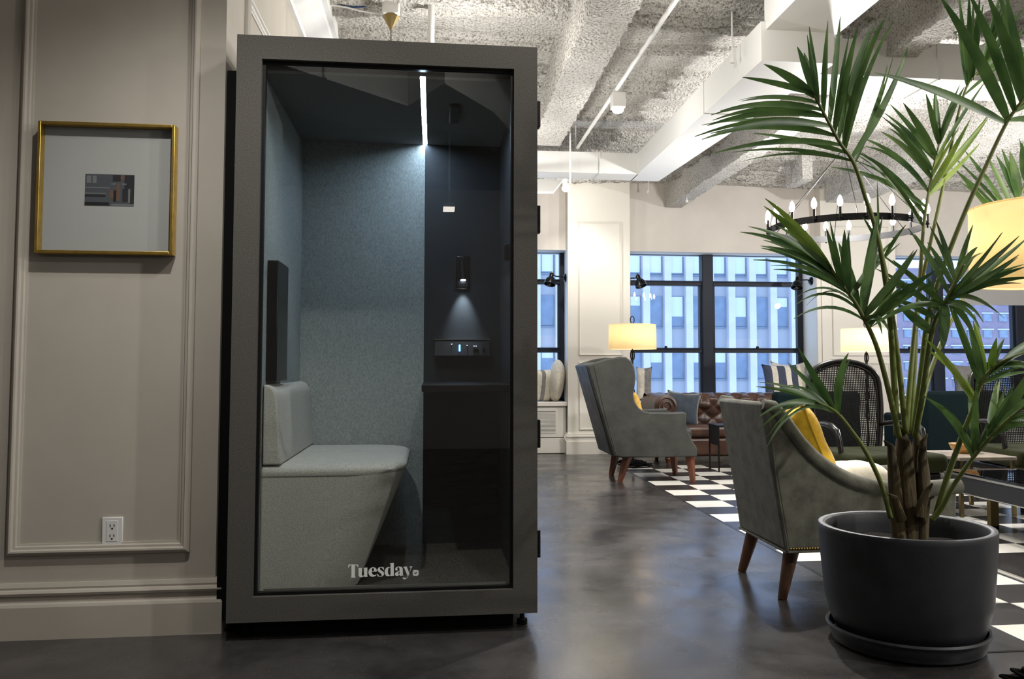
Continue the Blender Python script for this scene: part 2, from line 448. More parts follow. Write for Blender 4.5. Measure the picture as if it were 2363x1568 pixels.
# left wall end with panel moulding, and the side wall behind the booth
XW = -.872
struct(MB().box(-4.5, XW, 3.66, 6.0, 0, CE+.05).build('wall_left', m_wall))
struct(MB().box(-4.6, -4.5, -4.2, 11, 0, CE+.05).build('wall_west', m_wallf))
struct(MB().box(-4.5, 9.5, -4.3, -4.2, 0, CE+.05).build('wall_back', m_wallf))
struct(MB().box(9.5, 9.6, -4.2, 11, 0, CE+.05).build('wall_right', m_wallf))
def mould_frame(b, x0, x1, z0, z1, y, w=.045, d=.026, axis='y', sgn=-1):
    # picture-frame moulding with a stepped ogee section, mitred corners
    sec = [(0,0),(0,.55),(.12,.8),(.3,1),(.45,.95),(.55,.6),(.75,.55),(.85,.3),(1,.25),(1,0)]
    rings = []
    for (cx, cz, sx, sz) in ((x0,z0,1,1),(x1,z0,-1,1),(x1,z1,-1,-1),(x0,z1,1,-1)):
        ring = []
        for a, h in sec:
            px, pz, pd = cx + sx*a*w, cz + sz*a*w, y + sgn*h*d
            ring.append(b.bm.verts.new((px, pd, pz) if axis == 'y' else (pd, px, pz)))
        rings.append(ring)
    for i in range(4):
        A, B = rings[i], rings[(i+1) % 4]
        for k in range(len(sec)-1): b._f([A[k], A[k+1], B[k+1], B[k]])
def struct_mould(name, *args, m=None, **kw):
    b = MB(); mould_frame(b, *args, **kw)
    return struct(b.build(name, m or m_wall, angle=25))
struct_mould('trim_1', -1.668, -.973, .322, 3.1, 3.66)
struct_mould('trim_2', -2.9, -1.86, .322, 3.1, 3.66)
def base_profile(d=.05, h=.214):
    return [(0,0),(d,0),(d,.125*h/.214),(d*.86,.135*h/.214),(d*.55,.14*h/.214),(d*.5,.165*h/.214),(d*.8,.168*h/.214),(d*.9,.178*h/.214),(d*.75,.186*h/.214),(d*.45,.19*h/.214),(d*.5,.198*h/.214),(d*.3,h),(0,h)]
b = MB()
pr = base_profile(.035)
A = [b.bm.verts.new((-4.5, 3.66-p[0], p[1])) for p in pr]; B = [b.bm.verts.new((XW+p[0], 3.66-p[0], p[1])) for p in pr]; Cc = [b.bm.verts.new((XW+p[0], 6.0, p[1])) for p in pr]
for P, Q in ((A, B), (B, Cc)):
    for k in range(len(pr)-1): b._f([P[k], P[k+1], Q[k+1], Q[k]])
struct(b.build('baseboard_left', m_wall, angle=25))
b = MB()                                # panel and cornice of the side wall above the booth
mould_frame(b, 4.0, 5.55, .4, 2.79, XW, axis='x', sgn=1)
struct(b.build('trim_3', m_trim, angle=25))
b = MB()
cor = [(0,3.2),(.03,3.2),(.035,3.225),(.07,3.24),(.12,3.275),(.165,3.30),(.175,3.315),(.205,3.32),(.205,3.42),(0,3.42)]
A = [b.bm.verts.new((XW+p[0], 3.66, p[1])) for p in cor]; B = [b.bm.verts.new((XW+p[0], 5.95, p[1])) for p in cor]
for k in range(len(cor)-1): b._f([A[k], A[k+1], B[k+1], B[k]])
b._f(A); b._f(B[::-1])
struct(b.build('trim_4', m_white, angle=25))
# far window wall -------------------------------------------------
YW = 10.6; YF = 10.9
b = MB()
b.box(-4.5, 9.5, YW, YF+.15, 2.53, CE+.05)
for x0, x1 in ((-4.5, -1.2), (1.66, 2.44), (4.9, 5.95), (8.9, 9.5)): b.box(x0, x1, YW, YF+.15, 0, 2.53)
for x0, x1 in ((-1.2, 1.66), (2.44, 4.9), (5.95, 8.9)): b.box(x0, x1, YW+.04, YF+.15, 0, .57)
struct(b.build('wall_far', m_wallf))
for x0, x1 in ((1.64, 2.425), (4.92, 5.93)):
    struct(MB().box(x0, x1, 10.42, YW+.01, 0, CE+.05).build('wall_pilaster', m_trim))
    b = MB()
    xm0, xm1 = (x0+.135, x1-.1)
    mould_frame(b, xm0, xm1, 1.2, 2.87, 10.42, w=.03, d=.02)
    mould_frame(b, xm0, xm1, .29, 1.12, 10.42, w=.03, d=.02)
    struct(b.build('trim_5' if x0 < 2 else 'trim_6', m_trim, angle=25))
    b = MB()
    pr = base_profile(.05, .26)
    A = [b.bm.verts.new((x0-p[0]*.6, YW-.01, p[1])) for p in pr]; B = [b.bm.verts.new((x0-p[0]*.6, 10.42-p[0], p[1])) for p in pr]
    Cc = [b.bm.verts.new((x1+p[0]*.3, 10.42-p[0], p[1])) for p in pr]; D = [b.bm.verts.new((x1+p[0]*.3, YW-.01, p[1])) for p in pr]
    for P, Q in ((A, B), (B, Cc), (Cc, D)):
        for k in range(len(pr)-1): b._f([P[k], P[k+1], Q[k+1], Q[k]])
    if x0 < 2:                          # little scroll where the baseboard ends
        b.tube([(x0-.005+.05*math.cos(a)*(1-a/16), 10.40, .195+.05*math.sin(a)*(1-a/16)) for a in [k*.45 for k in range(28)]], .012, 6)
    struct(b.build('baseboard_pilaster', m_trim, angle=25))
b = MB()
b.box(4.86, 4.92, 10.43, YW+.3, .63, 2.53)
struct(b.build('trim_7', m_trim, bevel=.008))
# windows
def window(name, x0, x1, mulls, label):
    w = sempty(name, (0,0,0), label)
    zb, zt = .62, 2.53
    f = MB()
    f.box(x0, x1, YF-.03, YF+.06, zt-.006, zt+.03); f.box(x0, x1, YF-.05, YF+.06, zb, zb+.05)
    f.box(x0, x0+.05, YF-.05, YF+.06, zb, zt); f.box(x1-.05, x1, YF-.05, YF+.06, zb, zt)
    f.build('frame', m_winf, w, bevel=.006)
    ed = [x0+.05] + [e for m in mulls for e in (m-.075, m+.075)] + [x1-.05]
    for m in mulls: MB().box(m-.075, m+.075, YF-.09, YF+.06, zb, zt).build('mullion', m_winf, w, bevel=.01)
    for a, c in zip(ed[::2], ed[1::2]):
        for z in (1.245, 2.12):
            MB().box(a, c, YF-.07, YF+.03, z, z+.065).box(a, c, YF-.085, YF, z+.045, z+.062).build('sash_rail', m_winf, w, bevel=.006)
        s = MB(); 
        for za, zc in ((zb+.05, 1.245), (1.31, 2.12)):
            s.box(a, a+.028, YF-.05, YF+.02, za, zc); s.box(c-.028, c, YF-.05, YF+.02, za, zc)
        s.build('stile', m_winf, w)
        lk = MB(); lk.lathe([(0,1.30),(.02,1.30),(.02,1.325),(.008,1.335),(0,1.335)], (a+c)/2, YF-.07, 12); lk.build('sash_lock', m_black, w)
        for za, zc in ((zb+.05, 1.245), (1.31, 2.12), (2.185, zt-.006)):
            MB().box(a+.01, c-.01, YF-.004, YF+.004, za, zc).build('pane', m_wpane, w)
    return w
window('window_1', -1.2, 1.655, [.2], 'window with dark steel bars seen in the narrow gap right of the booth')
window('window_2', 2.45, 4.86, [3.55], 'wide dark-framed window behind the leather sofa')
window('window_3', 5.95, 8.9, [6.745, 7.95], 'dark-framed window behind the palm at the right')
for k, (x0, x1) in enumerate(((-1.2, 1.64), (2.43, 4.92), (5.93, 8.9))):
    struct(MB().box(x0, x1, 10.47, YF-.02, .58, .632).build('trim_%d' % (8+k), m_trim, bevel=.008))
    cov = thing('radiator_cover', ('white louvred radiator cover under the window just right of the booth', 'white louvred radiator cover under the window behind the leather sofa', 'white louvred radiator cover behind the palm stems under the right window')[k], 'radiator cover', (x0, 10.52, 0))
    c = MB(); c.box(x0+.01, x1-.01, 10.52, 10.63, .005, .578); c.box(x0+.01, x1-.01, 10.495, 10.53, .005, .19); c.build('casing', m_trim, cov, bevel=.004)
    c = MB(); c.box(x0+.01, x1-.01, 10.5, 10.515, .19, .20); c.build('toe_gap', m_slot, cov)
    wx = x1 - .12
    while wx - .62 > x0:
        g = MB()
        for q in (0, 1):
            xa = wx - .3 - q*.32
            for s_ in range(16): 
                zz = .25 + s_*.0165
                g.hexa([(xa, 10.515, zz), (xa+.28, 10.515, zz), (xa+.28, 10.525, zz+.004), (xa, 10.525, zz+.004), (xa, 10.515, zz+.008), (xa+.28, 10.515, zz+.008), (xa+.28, 10.525, zz+.013), (xa, 10.525, zz+.013)])
        g.build('louvre_grille', m_trim, cov)
        g = MB(); g.box(wx-.62, wx-.02, 10.5185, 10.5199, .245, .52); g.build('grille_shade_sheet', m_greyc, cov)  # grey sheet behind the louvres, coloured for the shade between slats
        wx -= 1.0
tag(MB().box(7.1, 8.85, 10.80, 10.806, 1.9, 2.53).build('roller_blind', m_blind), 'pale grey roller blind half down behind the big lampshade', 'blind')
# ------------------------------------------------------------------ the city outside
bl = thing('office_building', 'pale office tower with white vertical piers and blue glass outside the windows', 'building', (18, 55, -8))
MB().box(-12, 27.4, 55.5, 60, -8, 16).build('wall', m_span, bl)
pier = None; win = None; blind = None
for k in range(-17, 10):
    x = 13.89 + 1.45*k
    if pier is None: pier = MB().box(-.23, .23, 54.95, 55.55, -8, 16).build('pier', m_pier, bl); o = pier
    else: o = pier.copy(); COL.objects.link(o)
    o.location = (x - 0, 0, 0)
rw = random.Random(11)
nwin = 0
for k in range(-6, 9):
    for zb in (-3.18, .28, 3.74, 7.2, 10.66):
        x = 13.89 + 1.45*(k+.5)
        if win is None: win = MB().box(-.42, .42, 55.42, 55.51, 0, 1.98).box(-.42, .42, 55.38, 55.52, -.12, -.03).build('window', m_owin, bl); o = win
        else: o = win.copy(); COL.objects.link(o)
        o.location = (x, 0, zb)
        if rw.random() < .48 or (zb > 7 and 2 < k < 8 and zb < 8):
            h = rw.choice((.6, .9, 1.3, 1.7))
            if zb > 7: h = 1.85
            q = MB().box(-.37, .37, 55.40, 55.42, 1.94-h, 1.94).build('window_blind', m_oblind, bl)
            q.location = (x, 0, zb)
for o in bl.children: pass
b2 = thing('brick_building', 'mauve brick block with a grid of small windows outside the right window', 'building', (85, 130, -20))
MB().box(58, 112, 130.3, 140, -20, 17).build('wall', m_brick, b2)
win = None
for i in range(11):
    for j in range(9):
        x = 70.5 + 2.75*i; z = -7.5 + 2.65*j
        if win is None: win = MB().box(-.72, .72, 130.15, 130.31, 0, 1.2).build('window', m_owin, b2); o = win; sl = MB().box(-1.0, 1.0, 130.05, 130.32, 1.25, 1.45).build('lintel', m_sil, b2); o2 = sl
        else:
            o = win.copy(); COL.objects.link(o); o2 = sl.copy(); COL.objects.link(o2)
        o.location = (x, 0, z); o2.location = (x, 0, z)
# ------------------------------------------------------------------ booth
BX0, BX1, BY0, BY1, BZ0, BZ1 = -.792, .424, 3.50, 4.74, .075, 2.405
IX0, IX1, IY1, IZ0, IZ1 = -.70, .355, 4.65, .13, 2.275
bt = thing('phone_booth', 'charcoal felt phone booth with a full glass door left of centre', 'phone booth', ((BX0+BX1)/2, BY0, 0))
s = MB()
s.box(BX0, IX0-.012, BY0+.07, BY1, BZ0, BZ1); s.box(IX1+.012, BX1, BY0+.07, BY1, BZ0, BZ1)
s.box(IX0-.012, IX1+.012, BY0+.07, BY1, IZ1+.012, BZ1); s.box(IX0-.012, IX1+.012, BY0+.07, BY1, BZ0, IZ0-.012)
s.box(IX0-.012, IX1+.012, IY1+.012, BY1, IZ0-.012, IZ1+.012)
s.build('shell', m_booth, bt)
MB().box(BX0-.068, BX0-.001, BY0+.13, BY1, .05, 2.30).build('side_panel', m_rubber, bt, bevel=.004)  # black filler added to darken the shaded gap beside the wall
DX0, DX1, DZ0, DZ1 = -.694, .326, .171, 2.309
d = MB()
d.box(BX0, DX0, BY0, BY0+.06, BZ0, BZ1); d.box(DX1, BX1, BY0, BY0+.06, BZ0, BZ1)
d.box(DX0, DX1, BY0, BY0+.06, BZ0, DZ0); d.box(DX0, DX1, BY0, BY0+.06, DZ1, BZ1)
dr = d.build('door', m_booth, bt)
d = MB(); w = .012; yy = BY0+.022
d.box(DX0, DX0+w, yy, BY0+.05, DZ0, DZ1); d.box(DX1-w, DX1, yy, BY0+.05, DZ0, DZ1); d.box(DX0+w, DX1-w, yy, BY0+.05, DZ0, DZ0+w); d.box(DX0+w, DX1-w, yy, BY0+.05, DZ1-w, DZ1)
d.build('glazing_bead', m_black, dr)
MB().box(DX0+.004, DX1-.004, BY0+.03, BY0+.036, DZ0+.004, DZ1-.004).build('glass_pane', m_pane, dr)
MB().box(-.66, .30, BY0+.040, BY0+.052, DZ0+.012, DZ0+.022).build('threshold_strip', m_steel, dr)
# lettering on the glass (traced from the zoomed sign, laid in the plane of the glass)
yt = BY0 + .0295
def TZ(px, py): return ay(795 + px/13.128, 1290 + py/13.128, yt)
glyphs = [
 [(120,178),(412,178),(420,262),(404,258),(368,205),(315,195),(315,540),(332,555),(332,575),(195,575),(195,558),(210,545),(210,195),(160,210),(120,275),(104,275)],
 [(408,290),(525,278),(525,480),(540,520),(570,520),(590,500),(590,300),(565,288),(692,270),(692,530),(710,547),(600,560),(597,520),(560,555),(500,570),(450,555),(425,510),(425,305)],
 [(853,262),(790,285),(745,335),(722,405),(735,475),(775,530),(840,552),(905,540),(950,515),(970,490),(960,486),(920,503),(880,498),(845,470),(830,420),(829,393),(975,393),(981,355),(960,305),(910,268),(856,262.5),(856,284),(880,287),(892,330),(890,380),(829,380),(830,330),(845,287),(854,284),(854,262.5)],
 [(1090,255),(1030,275),(1000,320),(1000,360),(1030,400),(1080,435),(1120,470),(1130,500),(1110,530),(1080,537),(1040,520),(1000,460),(985,465),(1000,520),(1030,545),(1090,550),(1150,535),(1195,490),(1200,440),(1175,400),(1120,365),(1075,330),(1070,290),(1095,268),(1130,275),(1186,350),(1196,340),(1190,270),(1150,255)],
 [(1340,255),(1280,270),(1235,320),(1215,390),(1225,460),(1255,515),(1310,535),(1360,525),(1395,497),(1396,530),(1510,515),(1495,500),(1495,128),(1370,140),(1395,160),(1395,290),(1395,480),(1360,505),(1335,490),(1320,440),(1315,380),(1322,310),(1345,272),(1380,282),(1393,289),(1394,272)],
 [(1535,330),(1545,280),(1590,250),(1660,238),(1725,250),(1762,295),(1768,480),(1785,510),(1680,522),(1668,480),(1640,510),(1590,525),(1545,515),(1525,480),(1540,430),(1600,395),(1667,374),(1667,384),(1636,410),(1625,450),(1640,475),(1667,464),(1668,310),(1650,265),(1615,262),(1595,290),(1610,330),(1600,360),(1560,365)],
 [(1770,250),(1905,240),(1887,252),(1968,452),(1922,556),(1810,285)],
 [(1960,242),(2062,232),(2030,275),(1925,540),(1890,590),(1850,622),(1810,632),(1770,610),(1765,580),(1790,565),(1830,585),(1870,590),(1908,552),(1966,448),(2005,284)],
]
t = MB()
for g in glyphs: t.plate([TZ(*p) for p in g], .0005)
t.plate([TZ(2155+90*math.copysign(abs(math.cos(a))**.5, math.cos(a)), 432+90*math.copysign(abs(math.sin(a))**.5, math.sin(a))) for a in [k*2*PI/40 for k in range(40)]], .0005)
t.build('lettering', m_text, dr, smooth=False)
yt -= .0008
t = MB(); t.plate([TZ(*p) for p in ((2118,430),(2135,418),(2150,436),(2190,400),(2202,412),(2150,462))], .0005)
t.build('check_mark', m_slot, dr, smooth=False)
for z0, z1 in ((2.074, 2.185), (1.626, 1.742), (.735, .851), (.289, .400)):
    MB().box(BX1-.004, BX1+.016, 3.525, 3.565, z0, z1).build('hinge', m_black, bt, bevel=.003)
MB().box(BX0+.09, BX1-.09, BY0+.09, BY1-.05, .0, BZ0+.004).build('plinth', m_rubber, bt)
for x in (BX0+.05, BX1-.05):
    for yv in (BY0+.12, BY1-.1): MB().lathe([(0,.0),(.022,.0),(.022,.02),(.01,.022),(.01,BZ0+.002),(0,BZ0+.002)], x, yv, 14).build('foot', m_rubber, bt)
XD = -.052
MB().box(IX0-.012, IX0, BY0+.07, IY1, IZ0, IZ1).build('left_lining', m_felt, bt)
MB().box(IX1, IX1+.012, BY0+.07, IY1, IZ0, IZ1).build('right_lining', m_navy, bt)
MB().box(IX0, XD, IY1, IY1+.012, IZ0, IZ1).build('back_felt_panel', m_felt, bt)
MB().box(XD, IX1, IY1-.003, IY1+.012, IZ0, IZ1).build('back_dark_panel', m_navy, bt)
MB().box(IX0-.01, XD-.011, BY0+.07, IY1+.01, IZ1, IZ1+.012).box(XD+.011, IX1+.01, BY0+.07, IY1+.01, IZ1, IZ1+.012).build('ceiling_lining', m_feltd, bt)
MB().box(IX0, IX1, BY0+.062, IY1, IZ0-.012, IZ0).build('carpet', m_carpet, bt)
MB().box(XD-.011, XD+.011, BY0+.075, IY1-.001, IZ1+.004, IZ1+.011).build('light_strip', m_led, bt)
MB().box(.066, .116, 3.89, 4.15, IZ1-.022, IZ1).build('ceiling_vent', m_black, bt, bevel=.008)
# desk shelf
MB().box(-.052, IX1, 3.90, IY1-.003, .955, .988).build('desk', m_black, bt, bevel=.004)
MB().box(-.05, IX1, IY1-.02, IY1-.003, .34, .955).build('underdesk_sheet', m_gloss, bt)  # added black sheet; beneath the desk is only dark back wall
pb = MB().prism([(IY1-.003,1.13),(IY1-.003,1.212),(IY1-.05,1.206),(IY1-.075,1.125)], 'x', .004, .300).build('power_box', m_black, bt, bevel=.003)
MB().box(.002, .302, IY1-.052, IY1-.003, 1.2125, 1.2145).build('power_box_edge', m_steel, pb)
MB().box(.134, .142, IY1-.082, IY1-.064, 1.150, 1.185).build('indicator_light', m_bluel, pb)
for x, z in ((.096, 1.188), (.178, 1.182), (.215, 1.178), (.226, 1.178)): MB().box(x-.003, x+.003, IY1-.075, IY1-.055, z-.002, z+.002).build('port_light', m_ind, pb)
q = MB(); q.box(.208, .238, IY1-.078, IY1-.06, 1.160, 1.163); q.box(.258, .270, IY1-.078, IY1-.06, 1.160, 1.172); q.build('socket', m_slate, pb)
lp = MB().box(.118, .192, IY1-.018, IY1-.003, 1.487, 1.668).build('reading_lamp', m_gloss, bt, bevel=.008)
q = MB(); q.tube([(.152, IY1-.028, 1.645), (.154, IY1-.032, 1.58), (.156, IY1-.040, 1.535)], [.010,.013,.016], 12); q.build('lamp_head', m_black, lp)
q = MB(); q.lathe([(0,1.5335),(.014,1.5335),(.014,1.5325),(0,1.5325)], .156, IY1-.041, 14); q.build('lamp_lens', m_lens, lp)
MB().box(IX1-.03, IX1, 3.98, 4.05, 1.57, 1.645).build('coat_hook', m_black, bt, bevel=.006)
MB().box(IX0, IX0+.045, 3.72, 3.98, 1.006, 1.52).box(IX0, IX0+.02, 3.98, 4.07, 1.008, 1.50).build('wall_bar', m_gloss, bt, bevel=.004)
# bench in the booth
bn = thing('booth_bench', 'oatmeal upholstered bench with a low back inside the booth', 'bench', (-.45, 4.1, IZ0))
def plan(x0, x1, y0, y1, r, n=10):
    pts = [(x0, y1), (x0, y0)]
    for k in range(n+1):
        a = -PI/2 + PI/2*k/n; pts.append((x1-r+r*math.cos(a), y0+r+r*math.sin(a)))
    for k in range(n+1):
        a = PI/2*k/n; pts.append((x1-r+r*math.cos(a), y1-r+r*math.sin(a)))
    return pts
def loft_plan(b, levels):
    rings = [[b.bm.verts.new((p[0], p[1], z)) for p in pl] for z, pl in levels]
    n = len(rings[0])
    for A, B in zip(rings, rings[1:]):
        for k in range(n): b._f([A[k], A[(k+1) % n], B[(k+1) % n], B[k]])
    b._f(rings[0][::-1]); b._f(rings[-1])
b = MB()
lv = []
for k in range(9):
    f = k/8; z = IZ0 + .004 + (.615-IZ0)*f
    lv.append((z, plan(IX0+.002, -.315 + .195*f, 3.655, 4.64, .21+.0*f)))
loft_plan(b, lv); b.build('base', m_bench, bn)
b = MB()
loft_plan(b, [(.618, plan(IX0+.002, -.122, 3.652, 4.645, .22)), (.634, plan(IX0+.002, -.112, 3.648, 4.646, .22)), (.648, plan(IX0+.002, -.115, 3.656, 4.64, .22)), (.658, plan(IX0+.002, -.132, 3.675, 4.625, .21)), (.662, plan(IX0+.002, -.18, 3.72, 4.58, .19))])
b.build('seat_pad', m_bench, bn, angle=60)
b = MB()
prof = [(IX0+.004,.664),(-.622,.664),(-.628,.72),(-.640,.90)] + [(-.690+.047*math.cos(a), .93+.062*math.sin(a)) for a in [0,.3,.6,.9,1.2,1.5]] + [(IX0+.004,.995)]
b.prism(prof, 'y', 3.66, 4.645); b.build('backrest', m_bench, bn, bevel=.018, seg=3)
# ------------------------------------------------------------------ left wall things
fr = thing('picture_frame', 'square brass picture frame with a tiny street photo on the left wall', 'picture', (-1.318, 3.655, 1.79))
x0, x1, z0, z1 = -1.582, -1.054, 1.522, 2.056; w = .012
b = MB()
b.box(x0, x0+w, 3.605, 3.655, z0, z1); b.box(x1-w, x1, 3.605, 3.655, z0, z1); b.box(x0+w, x1-w, 3.605, 3.655, z0, z0+w); b.box(x0+w, x1-w, 3.605, 3.655, z1-w, z1)
b.build('frame_moulding', m_gold, fr, bevel=.0015)
MB().box(x0+w, x1-w, 3.645, 3.652, z0+w, z1-w).build('mat_board', m_mat, fr)
MB().box(x0+w, x1-w, 3.618, 3.621, z0+w, z1-w).build('glass_pane', m_wpane, fr)
b = MB(); px0, px1, pz0, pz1 = -1.411, -1.220, 1.722, 1.853; yy = 3.6445
def PR(a0, a1, c0, c1, mi, d=0):       # fractions of the print
    b.box(px0+(px1-px0)*a0, px0+(px1-px0)*a1, yy-d, yy+.0004, pz0+(pz1-pz0)*c0, pz0+(pz1-pz0)*c1, mi)
PR(0,1,0,1,0)
for q in ((.03,.12,.72,.95,2,.0004),(.15,.23,.72,.95,2,.0004),(.56,.72,.78,.98,1,.0004),(.72,.8,.84,.98,3,.0006),(.8,1,.55,.98,1,.0004),(0,.5,.56,.59,2,.0004),(0,.42,.38,.41,2,.0004),(0,.42,.28,.36,1,.0004),(0,.5,.02,.12,4,.0005),(.5,.58,.25,.5,3,.0004),(.64,.71,.16,.72,3,.0005),(.53,.62,.68,.72,2,.0006),(.75,.84,.68,.72,2,.0006),(.76,.88,.14,.55,1,.0004),(.88,.92,.12,.62,2,.0003),(.92,1,.08,.6,1,.0005),(.58,.64,.14,.5,4,.0004),(.54,1,.02,.07,2,.0004)): PR(*q)
b.build('photo_print', m_print, fr, smooth=False)
ot = thing('power_outlet', 'white duplex power outlet low on the left wall', 'outlet', (-1.273, 3.66, .41))
MB().box(-1.313, -1.233, 3.652, 3.66, .355, .466).build('cover_plate', m_plastic, ot, bevel=.003)
b = MB(); b.box(-1.294, -1.252, 3.6505, 3.6525, .37, .452); b.build('receptacle', m_plastic, ot, bevel=.0008)
b = MB()
for zc in (.432, .392):
    b.box(-1.2815, -1.2785, 3.6495, 3.651, zc-.004, zc+.006); b.box(-1.2665, -1.2635, 3.6495, 3.651, zc-.003, zc+.006); b.box(-1.2755, -1.2695, 3.6495, 3.651, zc-.014, zc-.008)
b.build('slots', m_slot, ot)
# ------------------------------------------------------------------ overhead services
def duct(name, label, pieces, seams, m=m_white):
    t = thing(name, label, 'air duct', pieces[0][0])
    b = MB()
    for p in pieces: b.hexa(p)
    b.build('duct_body', m, t)
    for sm in seams: MB().box(*sm).build('seam_flange', m, t)
    return t
duct('air_duct', 'long white rectangular duct running from the palm towards the windows', [
    [(1.94,4.85,2.9),(2.40,4.85,2.9),(2.20,8.2,2.9),(1.92,8.2,2.9),(1.94,4.85,3.14),(2.40,4.85,3.14),(2.20,8.2,3.1),(1.92,8.2,3.1)],
    [(.3,7.92,2.9),(1.93,7.92,2.9),(1.93,8.2,2.9),(.3,8.2,2.9),(.3,7.92,3.1),(1.93,7.92,3.1),(1.93,8.2,3.1),(.3,8.2,3.1)],
    [(1.97,1.5,3.09),(2.43,1.5,3.09),(2.43,4.87,3.09),(1.97,4.87,3.09),(1.97,1.5,3.38),(2.43,1.5,3.38),(2.43,4.87,3.38),(1.97,4.87,3.38)],
], [(1.929,2.33,5.93,5.95,2.895,3.14),(1.55,1.562,7.912,8.206,2.894,3.104)])
duct('branch_duct', 'white duct branch crossing behind the palm fronds at upper right', [
    [(2.42,5.2,2.96),(4.4,5.2,2.96),(4.4,5.6,2.96),(2.42,5.6,2.96),(2.42,5.2,3.2),(4.4,5.2,3.2),(4.4,5.6,3.2),(2.42,5.6,3.2)]], [(3.28,3.295,5.19,5.61,2.95,3.21),(3.62,3.66,5.185,5.615,2.945,3.215)])
duct('overhead_duct', 'white duct above the camera, seen only mirrored in the booth glass', [
    [(-1.7,2.6,2.9),(-.19,1.05,2.9),(-.6,.45,2.9),(-2.2,2.2,2.9),(-1.7,2.6,3.36),(-.19,1.05,3.36),(-.6,.45,3.36),(-2.2,2.2,3.36)],
    [(-.19,1.05,2.9),(.06,1.57,2.9),(.02,.5,2.9),(-.6,.45,2.9),(-.19,1.05,3.36),(.06,1.57,3.36),(.02,.5,3.36),(-.6,.45,3.36)],
    [(.06,1.57,2.9),(.42,.98,2.9),(.35,.3,2.9),(.02,.5,2.9),(.06,1.57,3.36),(.42,.98,3.36),(.35,.3,3.36),(.02,.5,3.36)],
    [(.42,.98,2.9),(.62,.4,2.9),(.5,-.2,2.9),(.35,.3,2.9),(.42,.98,3.36),(.62,.4,3.36),(.5,-.2,3.36),(.35,.3,3.36)]], [(-.70,-.69,1.55,1.60,2.9,3.36)])
cd = thing('ceiling_conduit', 'thin white conduit along the ceiling carrying a spotlight', 'conduit', (1.36, 6, 3.15))
MB().tube([(1.365, .5, 3.15), (1.355, 4.6, 3.15), (1.345, 9.9, 3.15)], .016, 10).build('pipe', m_white, cd)
for yv in (2.5, 4.55, 6.6, 8.1): MB().tube([(1.355, yv, 3.15), (1.355, yv, CE)], .006, 6).build('hanger', m_white, cd)
sp = thing('ceiling_spotlight', 'white square spotlight glowing on the ceiling conduit', 'spotlight', (1.372, 6.28, 3.14))
MB().box(1.325, 1.425, 6.23, 6.33, 3.02, 3.136).build('housing', m_white, sp, bevel=.006)
MB().ball((1.375, 6.28, 3.012), (.044,.044,.03), 18, 10).build('lens', m_spot, sp)
s2 = thing('wall_spotlight', 'small glowing spotlight at the top left corner of the window pilaster', 'spotlight', (1.5, 9.8, 3.2))
MB().tube([(1.5, 9.8, 3.38), (1.5, 9.8, 3.25)], .01, 8).tube([(1.5,9.78,3.28),(1.52,9.84,3.18)], .03, 14).build('housing', m_white, s2)
MB().ball((1.53, 9.83, 3.15), (.05,.05,.04), 16, 10).build('lens', m_spot, s2)
gr = thing('air_register', 'tilted white air register hung beside the booth top', 'air register', (1.2, 7.6, 2.75))
b = MB(); p = [az(1180, 447, 2.62), az(1277, 447, 2.62), az(1300, 418, 2.76), az(1180, 418, 2.76)]
b.hexa(p + [q_ + Vector((0,0,.018)) for q_ in p]); b.build('panel', m_white, gr)
b = MB(); c0 = az(1277, 380, 3.0); b.tube([(1.22,7.6,2.72),(1.22,7.6,CE)], .008, 8); b.build('hanger', m_white, gr)
for k, (u, v0, v1, yv) in enumerate(((1585, 350, 462, 9.9), (1496, 395, 440, 10.3), (1690, 60, 135, 5.2))):
    pa, pb_ = ay(u, v0, yv), ay(u, v1, yv)
    tag(MB().tube([(pb_.x, yv, CE), (pb_.x, yv, pb_.z)], .006, 8).lathe([(0,pb_.z-.03),(.016,pb_.z-.03),(.016,pb_.z),(0,pb_.z)], pb_.x, yv, 10).build('sprinkler_drop', m_white),
        ('thin white sprinkler drop below the long rough beam end', 'short sprinkler drop above the window next to the pilaster', 'thin white rod hanging beside the long duct')[k], 'pipe')
pd = thing('pendant_canopy', 'faceted brass pendant canopy with its cord above the booth', 'pendant light', (-.28, 5.4, 3.3))
MB().box(-.335, -.225, 5.35, 5.45, 3.285, CE).build('junction_box', m_white, pd, bevel=.012)
MB().lathe([(0,3.29),(.058,3.29),(.056,3.285),(.004,3.20),(0,3.20)], -.28, 5.4, 8).build('cone', m_brass, pd, smooth=False)
MB().tube([(-.28,5.4,3.2),(-.28,5.4,1.95)], .003, 6).build('cord', m_black, pd)
MB().lathe([(.01,1.95),(.05,1.9),(.12,1.74),(.115,1.74),(.045,1.89),(0,1.94)], -.28, 5.4, 24).build('lamp_shade', m_brass, pd)
tag(MB().tube([(-.028,5.4,CE),(-.028,5.4,.0)], .021, 14).build('standpipe', m_white), 'white vertical pipe rising behind the booth to the ceiling', 'pipe')
pts = [ay(u, v, 5.45) for u, v in ((735,2),(755,8),(785,13),(815,16),(845,15),(870,8),(890,-4),(900,-16))]
tag(MB().tube(pts, .006, 8).build('blue_cable', m_cable), 'blue cable sagging below the ceiling left of the brass cone', 'cable')
pts = [ay(u, v, 5.44) for u, v in ((740,10),(775,13),(800,17),(830,25),(860,30),(880,32))]
tag(MB().tube(pts, .006, 8).build('white_cable', m_white), 'white cable drooping from the blue one to the brass cone', 'cable')
em = thing('emergency_lamp', 'small lit square lamp behind the camera, mirrored in the booth glass', 'lamp', (.14, -1.25, 2.6))
MB().box(.085, .195, -1.36, -1.14, 2.602, 2.64).tube([(.14,-1.25,2.66),(.14,-1.25,CE)], .01, 8).build('housing', m_white, em)
MB().box(.085, .195, -1.36, -1.14, 2.588, 2.601).build('diffuser', mat_emit('diffuser', (255,246,232), 12), em)
